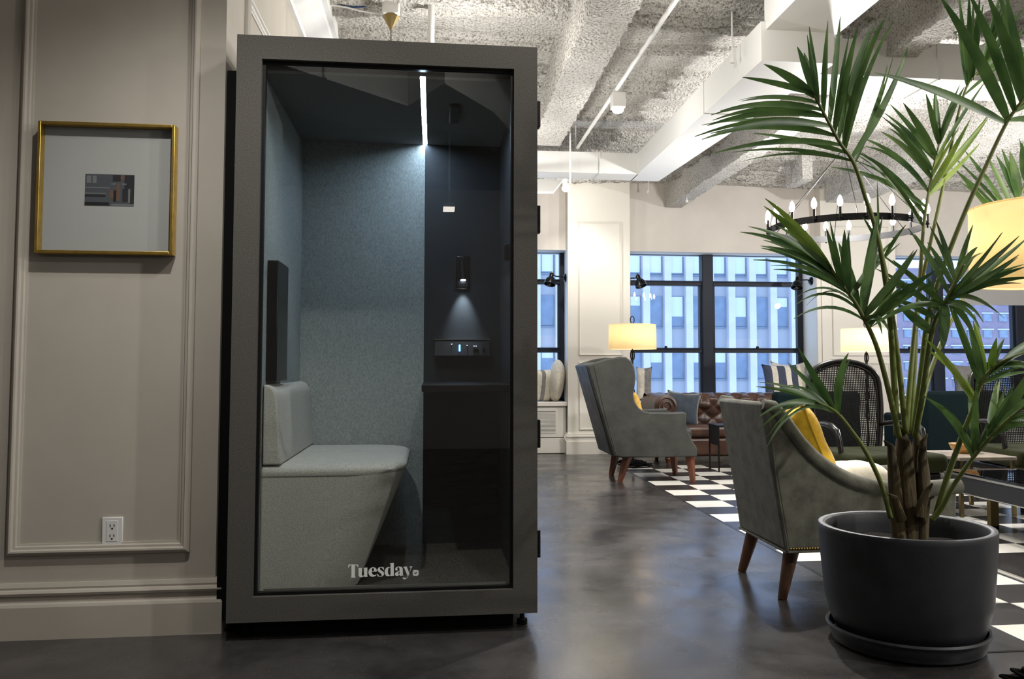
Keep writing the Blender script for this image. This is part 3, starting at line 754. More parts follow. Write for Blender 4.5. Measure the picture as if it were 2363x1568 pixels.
# ------------------------------------------------------------------ chandelier
cc = az(1950, 527, 2.2); CX, CY = cc.x, cc.y; CR = .60
ch = thing('chandelier', 'black wagon wheel chandelier with candle bulbs behind the palm', 'chandelier', (CX, CY, 2.2))
b = MB(); b.lathe([(CR-.012,2.17),(CR,2.17),(CR,2.222),(CR-.012,2.222),(CR-.012,2.17)], CX, CY, 72); b.build('ring', m_black, ch)
sl = bu = None
for k in range(20):
    a = 2*PI*(k+.35)/20; x, yv = CX + (CR+.015)*math.cos(a), CY + (CR+.015)*math.sin(a)
    if sl is None:
        sl = MB().lathe([(0,-.01),(.016,-.01),(.016,0),(.010,.002),(.010,.075),(0,.075)], CX, CY, 12).lathe([(0,-.035),(.008,-.035),(.008,-.01),(0,-.01)], CX, CY, 8).build('candle_sleeve', m_black, ch)
        bu = MB().lathe([(0,.075),(.012,.078),(.022,.10),(.021,.12),(.012,.15),(0,.165)], CX, CY, 12).build('bulb', m_bulb, ch)
        o, o2 = sl, bu
        sl0 = sl.location.copy()
        for oo in (sl, bu):
            for v in oo.data.vertices: v.co.z += 2.2
    else:
        o, o2 = sl.copy(), bu.copy(); COL.objects.link(o); COL.objects.link(o2)
    o.location = (x-CX, yv-CY, .0); o2.location = (x-CX, yv-CY, .0)
for k in range(6):
    a = 2*PI*(k+.2)/6
    MB().tube([(CX+CR*math.cos(a), CY+CR*math.sin(a), 2.22), (CX, CY, 2.86)], .003, 6).build('suspension_wire', m_black, ch)
MB().tube([(CX,CY,2.85),(CX,CY,CE)], .008, 8).lathe([(0,CE-.03),(.06,CE-.03),(.06,CE),(0,CE)], CX, CY, 20).build('stem', m_black, ch)
# ------------------------------------------------------------------ sconces
def sconce(base, tip, label, bx):
    t = thing('wall_lamp', label, 'wall lamp', base, 'black gooseneck lamps on the pilasters')
    bp = Vector(base); tp = Vector(tip)
    d = 1 if tp.x > bp.x else -1
    M = Matrix.Translation(bp) @ Matrix.Rotation(d*PI/2, 4, 'Y')
    MB().lathe([(0,0),(.055,0),(.052,.012),(.03,.03),(0,.034)], 0, 0, 20, 0, M).build('wall_plate', m_gloss, t)
    mid = bp.lerp(tp, .6) + Vector((0,0,.03))
    MB().tube([bp, bp.lerp(mid, .5)+Vector((0,0,.008)), mid, tp + Vector((d*-.0,0,.06))], .008, 8).build('arm', m_black, t)
    M = Matrix.Translation(tp) @ Matrix.Rotation(math.radians(-14*d), 4, 'Y') @ Matrix.Rotation(math.radians(-18), 4, 'X')
    MB().lathe([(0,.085),(.022,.085),(.028,.075),(.028,.03),(.045,.02),(.068,-.02),(.075,-.07),(.071,-.07),(.06,-.02),(.03,.015),(0,.02)], 0, 0, 24, 0, M).build('lamp_shade', m_gloss, t)
    MB().lathe([(.0,.088),(.012,.088),(.012,.108),(0,.112)], 0, 0, 10, 0, M).build('knob', m_brass, t)
sconce((1.64, 10.58, 2.175), (1.44, 10.52, 2.15), 'black gooseneck wall lamp in the narrow window right of the booth', 0)
sconce((2.425, 10.55, 2.165), (2.56, 10.48, 2.135), 'black gooseneck wall lamp just right of the white pilaster', 0)
sconce((4.86, 10.58, 2.175), (4.64, 10.52, 2.14), 'black gooseneck wall lamp at the right end of the wide window', 0)
# ------------------------------------------------------------------ floor lamps
def floor_lamp(x, yv, r, z0, z1, label, m, base_r=.15, power=10):
    t = thing('floor_lamp', label, 'floor lamp', (x, yv, 0))
    b = MB()
    b.lathe([(r,z0),(r*.985,z1)], x, yv, 48); b.build('lamp_shade', m, t, solid=.002)
    b = MB()
    for z, rr in ((z0, r), (z1, r*.985)): b.tube([(x+rr*math.cos(a), yv+rr*math.sin(a), z) for a in [2*PI*k/48 for k in range(48)]], .004, 6, closed=True)
    for k in range(3):
        a = 2*PI*k/3; b.tube([(x,yv,z1-.02),(x+r*.98*math.cos(a), yv+r*.98*math.sin(a), z1-.005)], .002, 5)
    b.build('shade_rim', m_black if False else m, t)
    MB().lathe([(0,.002),(base_r,.002),(base_r,.02),(.02,.035),(0,.035)], x, yv, 32).build('base', m_black, t)
    b = MB(); b.tube([(x,yv,.03),(x,yv,z0-.02)], .011, 10); b.build('pole', m_black, t)
    b = MB(); n = 7
    for k in range(n):                 # long chain links wrapped round the pole
        zc = z0 - .07 - k*.105
        if zc < .1: break
        b.tube([(x + (.022*math.cos(a) if k % 2 == 0 else 0), yv + (0 if k % 2 == 0 else .022*math.cos(a)), zc + .06*math.sin(a)) for a in [2*PI*j/16 for j in range(16)]], .006, 6, closed=True)
    b.tube([(x + .022*math.cos(a), yv, z1 + .055 + .04*math.sin(a)) for a in [2*PI*j/16 for j in range(16)]], .006, 6, closed=True)
    b.tube([(x,yv,z0-.03),(x,yv,z1+.02)], .007, 8)
    b.build('chain_links', m_black, t)
    zc = (z0+z1)/2
    MB().ball((x,yv,zc), (.03,.03,.045), 14, 8).build('bulb', m_bulb, t)
    l = bpy.data.lights.new('bulb_light', 'POINT'); l.energy = power; l.color = (1,.93,.80); l.shadow_soft_size = .05
    lo = bpy.data.objects.new('bulb_light', l); COL.objects.link(lo); lo.parent = t; lo.location = (0,0,zc - .0 + .06)
    return t
floor_lamp(2.185, 9.3, .263, 1.262, 1.529, 'floor lamp with a yellow drum shade behind the leather wing chair', m_shade, power=10)
floor_lamp(4.755, 9.0, .268, 1.235, 1.482, 'floor lamp with a cream drum shade behind the cane chair', m_shadew, power=14)
LX, LY = 2.53, 3.25
floor_lamp(LX, LY, .305, 1.415, 1.73, 'big cream drum lampshade cut by the right edge, beside the palm', m_shade, .12, power=10)
# ------------------------------------------------------------------ grey leather wing chair
def leg(b, top, bot, r0, r1, seg=4):
    top, bot = Vector(top), Vector(bot)
    b.tube([top, top.lerp(bot,.5), bot], [r0*1.25, (r0+r1)*.62, r1*1.25], seg)
    return b
wc = thing('wing_chair', 'grey leather wing chair with tall back beside the white pilaster', 'armchair', (1.95, 8.1, 0))
side = [(1.40,1.075),(1.47,1.105),(1.577,1.137),(1.70,1.158),(1.76,1.155),(1.81,1.12),(1.838,1.06),(1.848,.975),(1.84,.89),(1.826,.808),(1.838,.745),(1.878,.689),(1.925,.66),(1.98,.647),(2.15,.642),(2.31,.648),(2.327,.63),(2.322,.56),(2.33,.50),(2.36,.42),(2.40,.35),(2.427,.31),(2.42,.236),(1.72,.236),(1.64,.25)]
for ya, yb in ((7.74, 7.82), (8.38, 8.46)):
    MB().prism(side, 'y', ya, yb).build('side_panel', m_leatherg, wc, bevel=.018, seg=3)
MB().hexa([(1.625,7.80,.252),(1.75,7.80,.252),(1.75,8.40,.252),(1.625,8.40,.252),(1.392,7.80,1.078),(1.50,7.80,1.11),(1.50,8.40,1.11),(1.392,8.40,1.078)]).build('back_panel', m_leatherg, wc, bevel=.008, seg=2)
MB().box(1.72, 2.37, 7.80, 8.40, .236, .36).build('seat_frame', m_leatherg, wc, bevel=.012)
MB().box(1.70, 2.41, 7.825, 8.375, .362, .50).build('seat_cushion', m_leatherg, wc, bevel=.045, seg=4)
b = MB()
b.tube([(1.66,7.739,.27),(1.55,7.739,.68),(1.46,7.739,1.08)], .004, 6)
b.build('piping', m_leatherg, wc)
for tp, bt_ in (((1.80,7.86,.25),(1.715,7.85,0)), ((1.80,8.36,.25),(1.745,8.37,0)), ((2.37,7.80,.25),(2.385,7.76,0)), ((2.37,8.36,.25),(2.395,8.38,0))):
    leg(MB(), tp, bt_, .036, .020).build('leg', m_wood, wc)
def cushion(name, label, c, w, h, t, rz, tilt, m, group=None, mfun=None, roll=0, extra=None, cat='cushion', pinch=.1):
    M = Matrix.Translation(c) @ Matrix.Rotation(rz, 4, 'Z') @ Matrix.Rotation(tilt, 4, 'X') @ Matrix.Rotation(roll, 4, 'Y')
    b = MB(); b.pillow(M, w, h, t, 14, pinch, 0, mfun)
    o = b.build(name, m, angle=80)
    # put the origin at the cushion itself
    for v in o.data.vertices: v.co -= Vector(c)
    o.location = c; WORLD[o.name] = tuple(c)
    tag(o, label, cat, group)
    if extra:                          # seam piping round the edge
        q = MB(); pts = []
        n = 40
        for k in range(n):
            a = 2*PI*k/n; s_ = max(abs(math.cos(a)), abs(math.sin(a))); x, z = math.cos(a)/s_, math.sin(a)/s_
            pts.append(M @ Vector((x*w/2*(1-pinch*(1-z*z)), 0, z*h/2*(1-pinch*(1-x*x)))))
        q.tube(pts, .006, 6, closed=True)
        e = q.build('piping', extra, o)
    return o
cushion('cushion', 'ochre cushion peeping out of the leather wing chair', (1.90, 8.1, .665), .42, .36, .14, PI/2, math.radians(-16), m_amber)
# ------------------------------------------------------------------ grey green slope-arm chair
sc = thing('slope_armchair', 'grey green velvet armchair with sloping arms behind the potted palm', 'armchair', (1.95, 4.1, 0))
YN, YB = 3.78, 4.40
slope = [(1.503,.905),(1.548,.893),(1.585,.85),(1.624,.794),(1.672,.73),(1.726,.674),(1.785,.625),(1.85,.583),(1.91,.553),(1.975,.531),(2.04,.517),(2.10,.511),(2.25,.508),(2.43,.512)]
for k, (ya, yb) in enumerate(((YN, YN+.07), (YB-.07, YB))):
    MB().prism(slope + [(2.425,.40),(2.405,.226),(1.603,.222)], 'y', ya, yb).build('side_panel', m_velvetg, sc, bevel=.01, seg=2)
    yc = (ya+yb)/2 + (-.012 if k == 0 else .012)
    b = MB(); pts = [(p[0]-.004, yc, p[1]-.01) for p in slope]; pts[-1] = (2.455, yc, .508)
    b.tube(pts, [.026,.034] + [.038]*(len(pts)-3) + [.036], 14, flat=1.15)
    b.build('arm_roll', m_velvetg, sc)
MB().hexa([(1.60,YN+.01,.222),(1.72,YN+.01,.222),(1.72,YB-.01,.222),(1.60,YB-.01,.222),(1.488,YN+.01,.905),(1.575,YN+.01,.90),(1.575,YB-.01,.90),(1.488,YB-.01,.905)]).build('back_panel', m_velvetg, sc, bevel=.02, seg=3)
MB().hexa([(1.64,YN+.075,.44),(1.80,YN+.075,.44),(1.80,YB-.075,.44),(1.64,YB-.075,.44),(1.55,YN+.075,.86),(1.66,YN+.075,.86),(1.66,YB-.075,.86),(1.55,YB-.075,.86)]).build('back_cushion', m_velvetg, sc, bevel=.04, seg=3)
MB().box(1.66, 2.40, YN+.06, YB-.06, .226, .36).build('seat_frame', m_velvetg, sc, bevel=.012)
MB().box(1.74, 2.44, YN+.075, YB-.075, .362, .46).build('seat_cushion', m_velvetg, sc, bevel=.04, seg=3)
b = MB()
for k in range(62):
    x = 1.615 + k*.0128
    b.ball((x, YN-.002, .243), .005, 8, 5)
b.build('nail_trim', m_gold, sc)
b = MB(); b.tube([(1.603,YN-.004,.226),(1.555,YN-.004,.53),(1.52,YN-.004,.85)], .005, 6); b.tube([(1.597,YN+.01,.226),(1.597,YB-.01,.226)], .006, 6)
b.tube([(1.603,YN-.003,.228),(2.40,YN-.003,.232)], .005, 6); b.build('piping', m_velvetg, sc)
for tp, bt_ in (((1.655,3.86,.232),(1.600,3.85,0)), ((1.655,4.33,.232),(1.605,4.385,0)), ((2.36,3.85,.232),(2.40,3.82,0)), ((2.36,4.33,.232),(2.40,4.37,0))):
    leg(MB(), tp, bt_, .030, .017, 10).build('leg', m_wood2, sc)
cushion('cushion', 'mustard yellow cushion in the grey green slope-arm chair', (1.80, 4.06, .665), .42, .44, .16, math.radians(94), math.radians(-20), m_yellow, extra=m_yellow, roll=math.radians(8))
cushion('cushion', 'flat cream cushion lying on the seat of the slope-arm chair', (2.04, 4.10, .525), .30, .36, .13, math.radians(90), math.radians(84), m_cream)
# ------------------------------------------------------------------ chesterfield
so = thing('chesterfield_sofa', 'brown tufted leather sofa under the wide window', 'sofa', (3.3, 9.5, 0))
SX0, SX1 = 2.39, 4.22
prof = [(9.60,.30),(9.605,.40),(9.615,.50),(9.60,.56),(9.575,.61),(9.57,.66),(9.59,.71),(9.64,.745),(9.70,.755),(9.76,.74),(9.80,.70),(9.815,.64),(9.82,.5),(9.82,.3),(9.82,.12)]
L_ = [0]
for p, q in zip(prof, prof[1:]): L_.append(L_[-1] + math.hypot(q[0]-p[0], q[1]-p[1]))
def sback(u, v):
    x = SX0 + .03 + (SX1-SX0-.06)*u; s = v*L_[-1]
    i = max(j for j in range(len(L_)) if L_[j] <= s + 1e-9); i = min(i, len(prof)-2)
    f = (s - L_[i])/(L_[i+1]-L_[i]); y_ = prof[i][0]*(1-f)+prof[i+1][0]*f; z_ = prof[i][1]*(1-f)+prof[i+1][1]*f
    a, c = (x-SX0)/.20, s/.165
    q = abs(math.sin(PI*(a+c)/1)*math.sin(PI*(a-c)/1)) if s < .62 else abs(math.sin(PI*a))
    bul = .03*(q**.45) if s < .62 else .012*(q**.5)
    return Vector((x, y_ - bul*(1 if z_ < .7 else .3), z_ + bul*(.6 if z_ > .66 else 0)))
b = MB(); b.grid(sback, 150, 70); b.box(SX0+.04, SX1-.04, 9.64, 9.80, .12, .62); b.build('backrest', m_brown, so, angle=180)
MB().box(SX0+.1, SX1-.1, 9.16, 9.80, .085, .285).build('base', m_brown, so, bevel=.03, seg=3)
n = 3; wv = (SX1-SX0-.44)/n
for k in range(n):
    xa = SX0+.22+wv*k
    MB().box(xa+.003, xa+wv-.003, 9.14, 9.60, .288, .425).build('seat_cushion', m_brown, so, bevel=.05, seg=4)
for xc, d in ((SX0+.13, 1), (SX1-.13, -1)):
    b = MB()
    b.box(xc-.06, xc+.075, 9.19, 9.79, .085, .62)
    M = Matrix.Translation((xc, 9.15, .635)) @ Matrix.Rotation(-PI/2, 4, 'X')
    pr = [(0,0),(.10,0),(.125,.012)] + [(.125+.006*abs(math.sin(PI*k/2)), .02+.04*k) for k in range(1, 16)] + [(.12,.66),(0,.66)]
    b.lathe(pr, 0, 0, 32, 0, M)
    a_ = b.build('arm', m_brown, so, angle=30)
    b = MB(); b.tube([(xc + r_*math.cos(t_)*d, 9.147, .635 + r_*math.sin(t_)) for r_, t_ in [(.105*(1-k/46), k*.32) for k in range(40)]], .011, 8)
    b.tube([(xc+.07*d, 9.18, .55), (xc+.06*d, 9.18, .3), (xc+.06*d,9.18,.1)], .012, 8)
    b.build('scroll', m_brown, a_)
for x in (SX0+.17, SX1-.17):
    for yv in (9.22, 9.72): MB().lathe([(0,0),(.02,0),(.022,.02),(.034,.045),(.04,.06),(.03,.075),(.035,.09),(0,.09)], x, yv, 16).build('foot', m_wood, so)
cushion('cushion', 'slate blue velvet cushion on the left end of the brown leather sofa', (2.80, 9.46, .585), .38, .42, .17, math.radians(-14), math.radians(-18), m_bluec, extra=m_greyc, pinch=.16, roll=math.radians(6))
# ------------------------------------------------------------------ sill cushions
q = MB(); q.ball((0,0,0), (.105,.19,.262), 28, 18)
for v in q.bm.verts: v.co += Vector((.012*math.sin(9*v.co.z+4*v.co.y), 0, .008*math.sin(20*v.co.x)))
q = q.build('cushion', m_cream, angle=180); q.location = (1.535, 10.68, .893); WORLD[q.name] = (1.535,10.68,.893)
tag(q, 'round plump pale cushion at the end of the narrow window ledge by the pilaster', 'cushion')
cushion('cushion', 'striped grey and white cushion leaning on the narrow window ledge', (1.33, 10.66, .83), .40, .44, .16, math.radians(20), math.radians(12), [m_greyc, m_cream], mfun=lambda a, c: 0 if int(a*5) % 2 == 0 else 1)
cushion('cushion', 'grey and cream cushion on the ledge just right of the pilaster', (2.66, 10.7, .85), .20, .44, .16, math.radians(-8), math.radians(10), [m_cream, m_greyc], mfun=lambda a, c: 0 if a < .5 else 1)
cushion('cushion', 'navy and white striped cushion on the ledge behind the sofa', (4.47, 10.66, .875), .50, .46, .16, 0, math.radians(-14), [m_stripe, m_cream], mfun=lambda a, c: 0 if int(a*5.5) % 2 == 0 else 1)
cushion('cushion', 'plain cream cushion behind the navy striped one on the ledge', (4.62, 10.76, .89), .52, .52, .12, 0, math.radians(-6), m_cream, pinch=.25)
cushion('cushion', 'pale grey cushion on the ledge half hidden by the cane chair', (5.98, 10.72, .87), .34, .48, .14, math.radians(10), math.radians(-10), m_greyc)
cushion('cushion', 'rounded taupe cushion on the right ledge below the roller blind', (7.08, 10.68, .88), .48, .50, .20, 0, math.radians(-10), m_greyc, pinch=.28)
# ------------------------------------------------------------------ small tables
st = thing('side_table', 'slim black metal side table between the sofa and the slope-arm chair', 'side table', (3.05, 8.6, 0))
MB().box(2.86, 3.25, 8.44, 8.74, .456, .475).build('table_top', m_black, st, bevel=.003)
MB().box(2.862, 2.874, 8.46, 8.72, .27, .455).build('side_panel', m_black, st)
for x, yv in ((2.868,8.447),(3.242,8.447),(2.868,8.733),(3.242,8.733)): MB().box(x-.007, x+.007, yv-.007, yv+.007, .004, .457).build('leg', m_black, st)
sb = thing('marble_side_table', 'side table with pale stone top and brass legs behind the coffee table', 'side table', (3.95, 6.0, 0))
MB().box(3.70, 4.14, 5.72, 6.25, .40, .425).build('table_top', m_marble, sb, bevel=.004)
for x, yv in ((3.72,5.74),(4.12,5.74),(3.72,6.23),(4.12,6.23)): MB().box(x-.012, x+.012, yv-.012, yv+.012, .004, .40).build('leg', m_brass, sb)
tag(MB().lathe([(0,.4265),(.055,.4265),(.085,.455),(.102,.495),(.094,.495),(.075,.46),(.05,.44),(0,.438)], 3.93, 6.02, 28).build('wooden_bowl', m_bowl), 'small turned wooden bowl on the stone-topped side table', 'bowl')
ct = thing('coffee_table', 'large dark coffee table with a smoked glass top at the right edge', 'coffee table', (4.1, 4.9, 0))
MB().box(3.42, 4.9, 4.1, 5.46, .368, .38).build('glass_top', m_cofglass, ct, bevel=.003)
b = MB(); b.box(3.42, 3.445, 4.1, 5.46, .245, .366); b.box(4.875, 4.9, 4.1, 5.46, .245, .366); b.box(3.445, 4.875, 5.435, 5.46, .245, .366); b.box(3.445, 4.875, 4.1, 4.125, .245, .366); b.build('apron', m_slate, ct, bevel=.003)
b = MB(); b.box(3.415, 3.42, 4.1, 5.46, .355, .366); b.box(3.415, 3.42, 4.1, 5.46, .245, .25); b.build('edge_strip', m_steel, ct)
MB().box(3.445, 4.875, 4.125, 5.435, .25, .26).build('shelf', m_slate, ct)
for x, yv in ((3.66,5.31),(4.66,5.31),(3.66,4.25),(4.66,4.25)): MB().box(x-.028, x+.028, yv-.02, yv+.02, .004, .25).box(x-.08 if x < 4 else x-.028, x+.028 if x < 4 else x+.08, yv-.02, yv+.02, .004, .024).build('leg', m_brass, ct)
fm = thing('floor_mat', 'low black slab with a pale metal edge on the tiles beside the pot', 'mat', (3.6, 4.2, 0))
MB().box(2.925, 4.6, 3.5, 4.58, .004, .014).build('slab', m_tb, fm)
MB().box(2.905, 2.924, 3.5, 4.58, .004, .018).build('edge_strip', m_steel, fm)
# ------------------------------------------------------------------ cane armchairs
ca = thing('cane_armchair', 'black cane-back armchair with olive velvet seat behind the palm stems', 'armchair', (0,0,0), 'cane armchairs')
def arch(t):                           # outline of the back, t 0..1 left foot to right foot, in XZ, leaning back
    if t < .38: 
        f = t/.38; x = -.25 - .055*math.sin(f*PI*.6); z = .36 + .56*f
    elif t > .62:
        x, z = arch(1-t)[0]*-1, arch(1-t)[1]
    else:
        f = (t-.38)/.24; a = PI*(1-f); x = .302*math.cos(a); z = .92 + .19*math.sin(a)**.8
    return x, z
def backp(x, z, d=0): return Vector((x, .27 + (z-.36)*.10 + d, z))
N_ = 60
out = [arch(k/N_) for k in range(N_+1)]
b = MB(); b.tube([backp(*p) for p in out], .021, 10)
b.tube([backp(p[0]*.90, .36+(p[1]-.36)*.965, -.006) for p in out], .010, 8)
b.tube([backp(-.25,.42), backp(.25,.42)], .018, 8)
b.build('back_frame', m_ebony, ca)
b = MB()
def topz(x):
    zs = [p[1] for p in out if abs(p[0]-x) < .02 and p[1] > .8]
    x = min(abs(x)/.302, .999); return .92 + .19*math.sin(math.acos(x))**.8
nx = 39
for i in range(nx):
    x = -.272 + .544*i/(nx-1); zt = topz(x*1.0) - .02
    zb = .42 if abs(x) < .25 else .60
    b.hexa([backp(x-.0036, zb, -.003), backp(x+.0036, zb, -.003), backp(x+.0036, zb, 0), backp(x-.0036, zb, 0), backp(x-.0036, zt, -.003), backp(x+.0036, zt, -.003), backp(x+.0036, zt, 0), backp(x-.0036, zt, 0)])
nz_ = 47
for j in range(nz_):
    z = .43 + .655*j/(nz_-1)
    if z <= .92: hw = .262 + .03*min(1, (z-.42)/.4)
    else: hw = .302*math.sqrt(max(0, 1-((z-.92)/.19)**2.5)) - .012
    if hw < .03: continue
    b.hexa([backp(-hw, z-.0036, -.0062), backp(hw, z-.0036, -.0062), backp(hw, z-.0036, -.0032), backp(-hw, z-.0036, -.0032), backp(-hw, z+.0036, -.0062), backp(hw, z+.0036, -.0062), backp(hw, z+.0036, -.0032), backp(-hw, z+.0036, -.0032)])
b.build('cane_panel', m_cane, ca, smooth=False)
for s_ in (-1, 1):
    b = MB(); b.tube([(s_*.285,.30,.615),(s_*.315,.15,.635),(s_*.335,0,.64),(s_*.34,-.10,.63),(s_*.34,-.165,.60),(s_*.335,-.19,.53),(s_*.325,-.20,.42),(s_*.32,-.205,.31)], [.016,.02,.022,.024,.024,.021,.02,.02], 10)
    b.build('arm', m_ebony, ca)
MB().box(-.33, .33, -.40, .30, .235, .315).build('seat_frame', m_ebony, ca, bevel=.02, seg=3)
MB().box(-.365, .365, -.45, .25, .316, .45).build('seat_cushion', m_olive, ca, bevel=.045, seg=4)
for tp, bt_ in (((-.30,-.36,.24),(-.31,-.38,.004)), ((.30,-.36,.24),(.31,-.38,.004)), ((-.26,.27,.30),(-.27,.34,.004)), ((.26,.27,.30),(.27,.34,.004))):
    leg(MB(), tp, bt_, .026, .016, 10).build('leg', m_ebony, ca)
ca.location = (3.24, 6.14, 0); ca.rotation_euler = (0,0,math.radians(3))
dup(ca, (4.66, 6.25, 0), math.radians(-6), 'black cane-back armchair with olive velvet seat at the right edge')
ca['label'] = 'black cane-back armchair with olive velvet seat behind the palm stems'
# ------------------------------------------------------------------ teal club chairs
te = thing('teal_armchair', 'dark teal velvet club chair seen from behind, left of the cane chair', 'armchair', (0,0,0), 'teal club chairs')
MB().box(-.41, .41, 0, .14, .10, .835).build('backrest', m_teal, te, bevel=.035, seg=3)
for s_ in (-1, 1): MB().box(s_*.41-(.12 if s_ > 0 else 0), s_*.41+(.12 if s_ < 0 else 0), .142, .78, .10, .60).build('arm', m_teal, te, bevel=.03, seg=3)
MB().box(-.288, .288, .145, .74, .10, .30).build('seat_frame', m_teal, te, bevel=.01)
MB().box(-.285, .285, .15, .78, .302, .44).build('seat_cushion', m_teal, te, bevel=.04, seg=3)
for x in (-.36, .36):
    for yv in (.06, .72): MB().lathe([(0,.004),(.016,.004),(.022,.102),(0,.102)], x, yv, 12).build('leg', m_ebony, te)
te.location = (3.545, 7.6, 0)
dup(te, (5.0, 7.6, 0), 0, 'dark teal velvet club chair seen from behind, right of the cane chair')
# ------------------------------------------------------------------ tangled cords
def tangle(name, label, c, r, n, seed, rad=.004, h=.05):
    q = random.Random(seed); pts = []
    for k in range(n):
        a = k*1.9 + q.uniform(-.6,.6); rr = r*q.uniform(.2, 1)
        pts.append(Vector((c[0]+rr*math.cos(a), c[1]+rr*.7*math.sin(a), c[2] + rad + q.uniform(0, h)*(1 if 1 < k < n-2 else 0))))
    fine = []
    for i in range(n-1):
        p0, p1, p2, p3 = pts[max(i-1,0)], pts[i], pts[i+1], pts[min(i+2,n-1)]
        for s_ in range(8):
            t_ = s_/8
            fine.append(.5*((2*p1)+(-p0+p2)*t_+(2*p0-5*p1+4*p2-p3)*t_*t_+(-p0+3*p1-3*p2+p3)*t_**3))
    for f_ in fine: f_.z = max(f_.z, c[2]+rad)
    return tag(MB().tube(fine, rad, 6).build(name, m_rubber), label, 'cable')
tangle('tangled_cord', 'black cord bunched on the floor behind the wing chair legs', (2.13, 9.02, .003), .22, 34, 5, .006, .07)
tangle('tangled_cord', 'black cord coiled on the floor at the bottom right corner', (2.02, 2.72, 0), .13, 26, 9, .006, .05)
# ------------------------------------------------------------------ potted kentia palm
PX0, PY0 = 1.835, 3.20
tag(MB().lathe([(0,.003),(.26,.003),(.275,.012),(.283,.05),(.294,.062),(.299,.07),(.294,.078),(.284,.075),(.288,.055),(.28,.03),(0,.028)], PX0-.008, PY0-.01, 64).build('plant_saucer', m_pot), 'round charcoal saucer under the palm pot', 'saucer')
pm = thing('potted_palm', 'tall potted palm in a charcoal pot in the right foreground', 'potted plant', (PX0, PY0, .03))
MB().lathe([(0,.0295),(.235,.0295),(.262,.045),(.285,.10),(.305,.18),(.312,.27),(.320,.36),(.324,.43),(.325,.445),(.322,.452),(.314,.453),(.299,.451),(.295,.445),(.293,.40),(.285,.34),(0,.34)], PX0, PY0, 72).build('pot', m_pot, pm, angle=50)
MB().grid(lambda u, v: Vector((PX0+.306*v*math.cos(2*PI*u), PY0+.306*v*math.sin(2*PI*u), .385+.012*math.sin(9*u*2*PI)*v+.01*math.sin(23*v))), 48, 10, wrapu=True) if False else None
b = MB(); b.grid(lambda u, v: Vector((PX0+.291*max(v,.001)*math.cos(2*PI*u), PY0+.291*max(v,.001)*math.sin(2*PI*u), .362+.008*math.sin(5*2*PI*u)*v+.006*math.sin(23*v))), 48, 12, wrapu=True); b.build('soil', m_soil, pm)
b = MB()
for (pts, rs) in (
    ([(2096,1250,3.2),(2092,1180,3.2),(2088,1090,3.2),(2084,1020,3.2),(2078,985,3.2)], [.062,.060,.052,.036,.006]),
    ([(2118,1250,3.22),(2120,1180,3.22),(2124,1100,3.22),(2120,1030,3.22),(2114,990,3.22)], [.050,.050,.046,.032,.006]),
    ([(2075,1250,3.17),(2068,1170,3.17),(2062,1090,3.16),(2055,1030,3.16),(2040,1018,3.15)], [.035,.034,.028,.016,.005]),
    ([(2126,1250,3.17),(2130,1150,3.17),(2128,1060,3.17),(2130,1020,3.17),(2140,1002,3.16)], [.03,.03,.024,.014,.005]),
    ([(2078,1200,3.12),(2064,1150,3.10),(2050,1140,3.09)], [.03,.018,.004]),
    ([(2120,1190,3.12),(2138,1135,3.10),(2152,1116,3.09)], [.03,.016,.004]),
    ([(2130,1200,3.13),(2142,1152,3.12),(2156,1146,3.11)], [.025,.012,.003])):
    b.tube([ay(*p) for p in pts], [r_*.78 for r_ in rs], 12)
b.build('trunk', m_trunk, pm)
def qb(p0, p1, p2, t): return p0*(1-t)**2 + p1*2*t*(1-t) + p2*t*t
def leaflet(b, p0, p2, bend, w, rot, mi=0, n=9):
    mid = (p0+p2)/2 + bend
    view = (mid - Vector((0,0,CAMH))).normalized()
    L, M_, R = [], [], []
    for k in range(n+1):
        t = k/n; c = qb(p0, mid, p2, t); tg = (qb(p0, mid, p2, min(1,t+.03)) - qb(p0, mid, p2, max(0,t-.03))).normalized()
        nn = (-view - tg*(-view).dot(tg)).normalized()
        nn = Matrix.Rotation(rot*(1+.35*t), 3, tg) @ nn
        s = tg.cross(nn).normalized()
        ww = w*.5*(math.sin(PI*min(1, (t*.93+.05))**.72)**.8)
        if t > .97: ww = .0012
        L.append(b.bm.verts.new(c - s*ww + nn*ww*.28)); M_.append(b.bm.verts.new(c)); R.append(b.bm.verts.new(c + s*ww + nn*ww*.28))
    for k in range(n):
        b._f([L[k], L[k+1], M_[k+1], M_[k]], mi); b._f([M_[k], M_[k+1], R[k+1], R[k]], mi)
def smooth_pts(pts, k=6):
    o = []
    for i in range(len(pts)-1):
        p0, p1, p2, p3 = pts[max(i-1,0)], pts[i], pts[i+1], pts[min(i+2,len(pts)-1)]
        for s_ in range(k):
            t = s_/k
            o.append(.5*((2*p1)+(p2-p0)*t+(2*p0-5*p1+4*p2-p3)*t*t+(3*p1-p0-3*p2+p3)*t**3))
    o.append(pts[-1]); return o
frnd = random.Random(21)
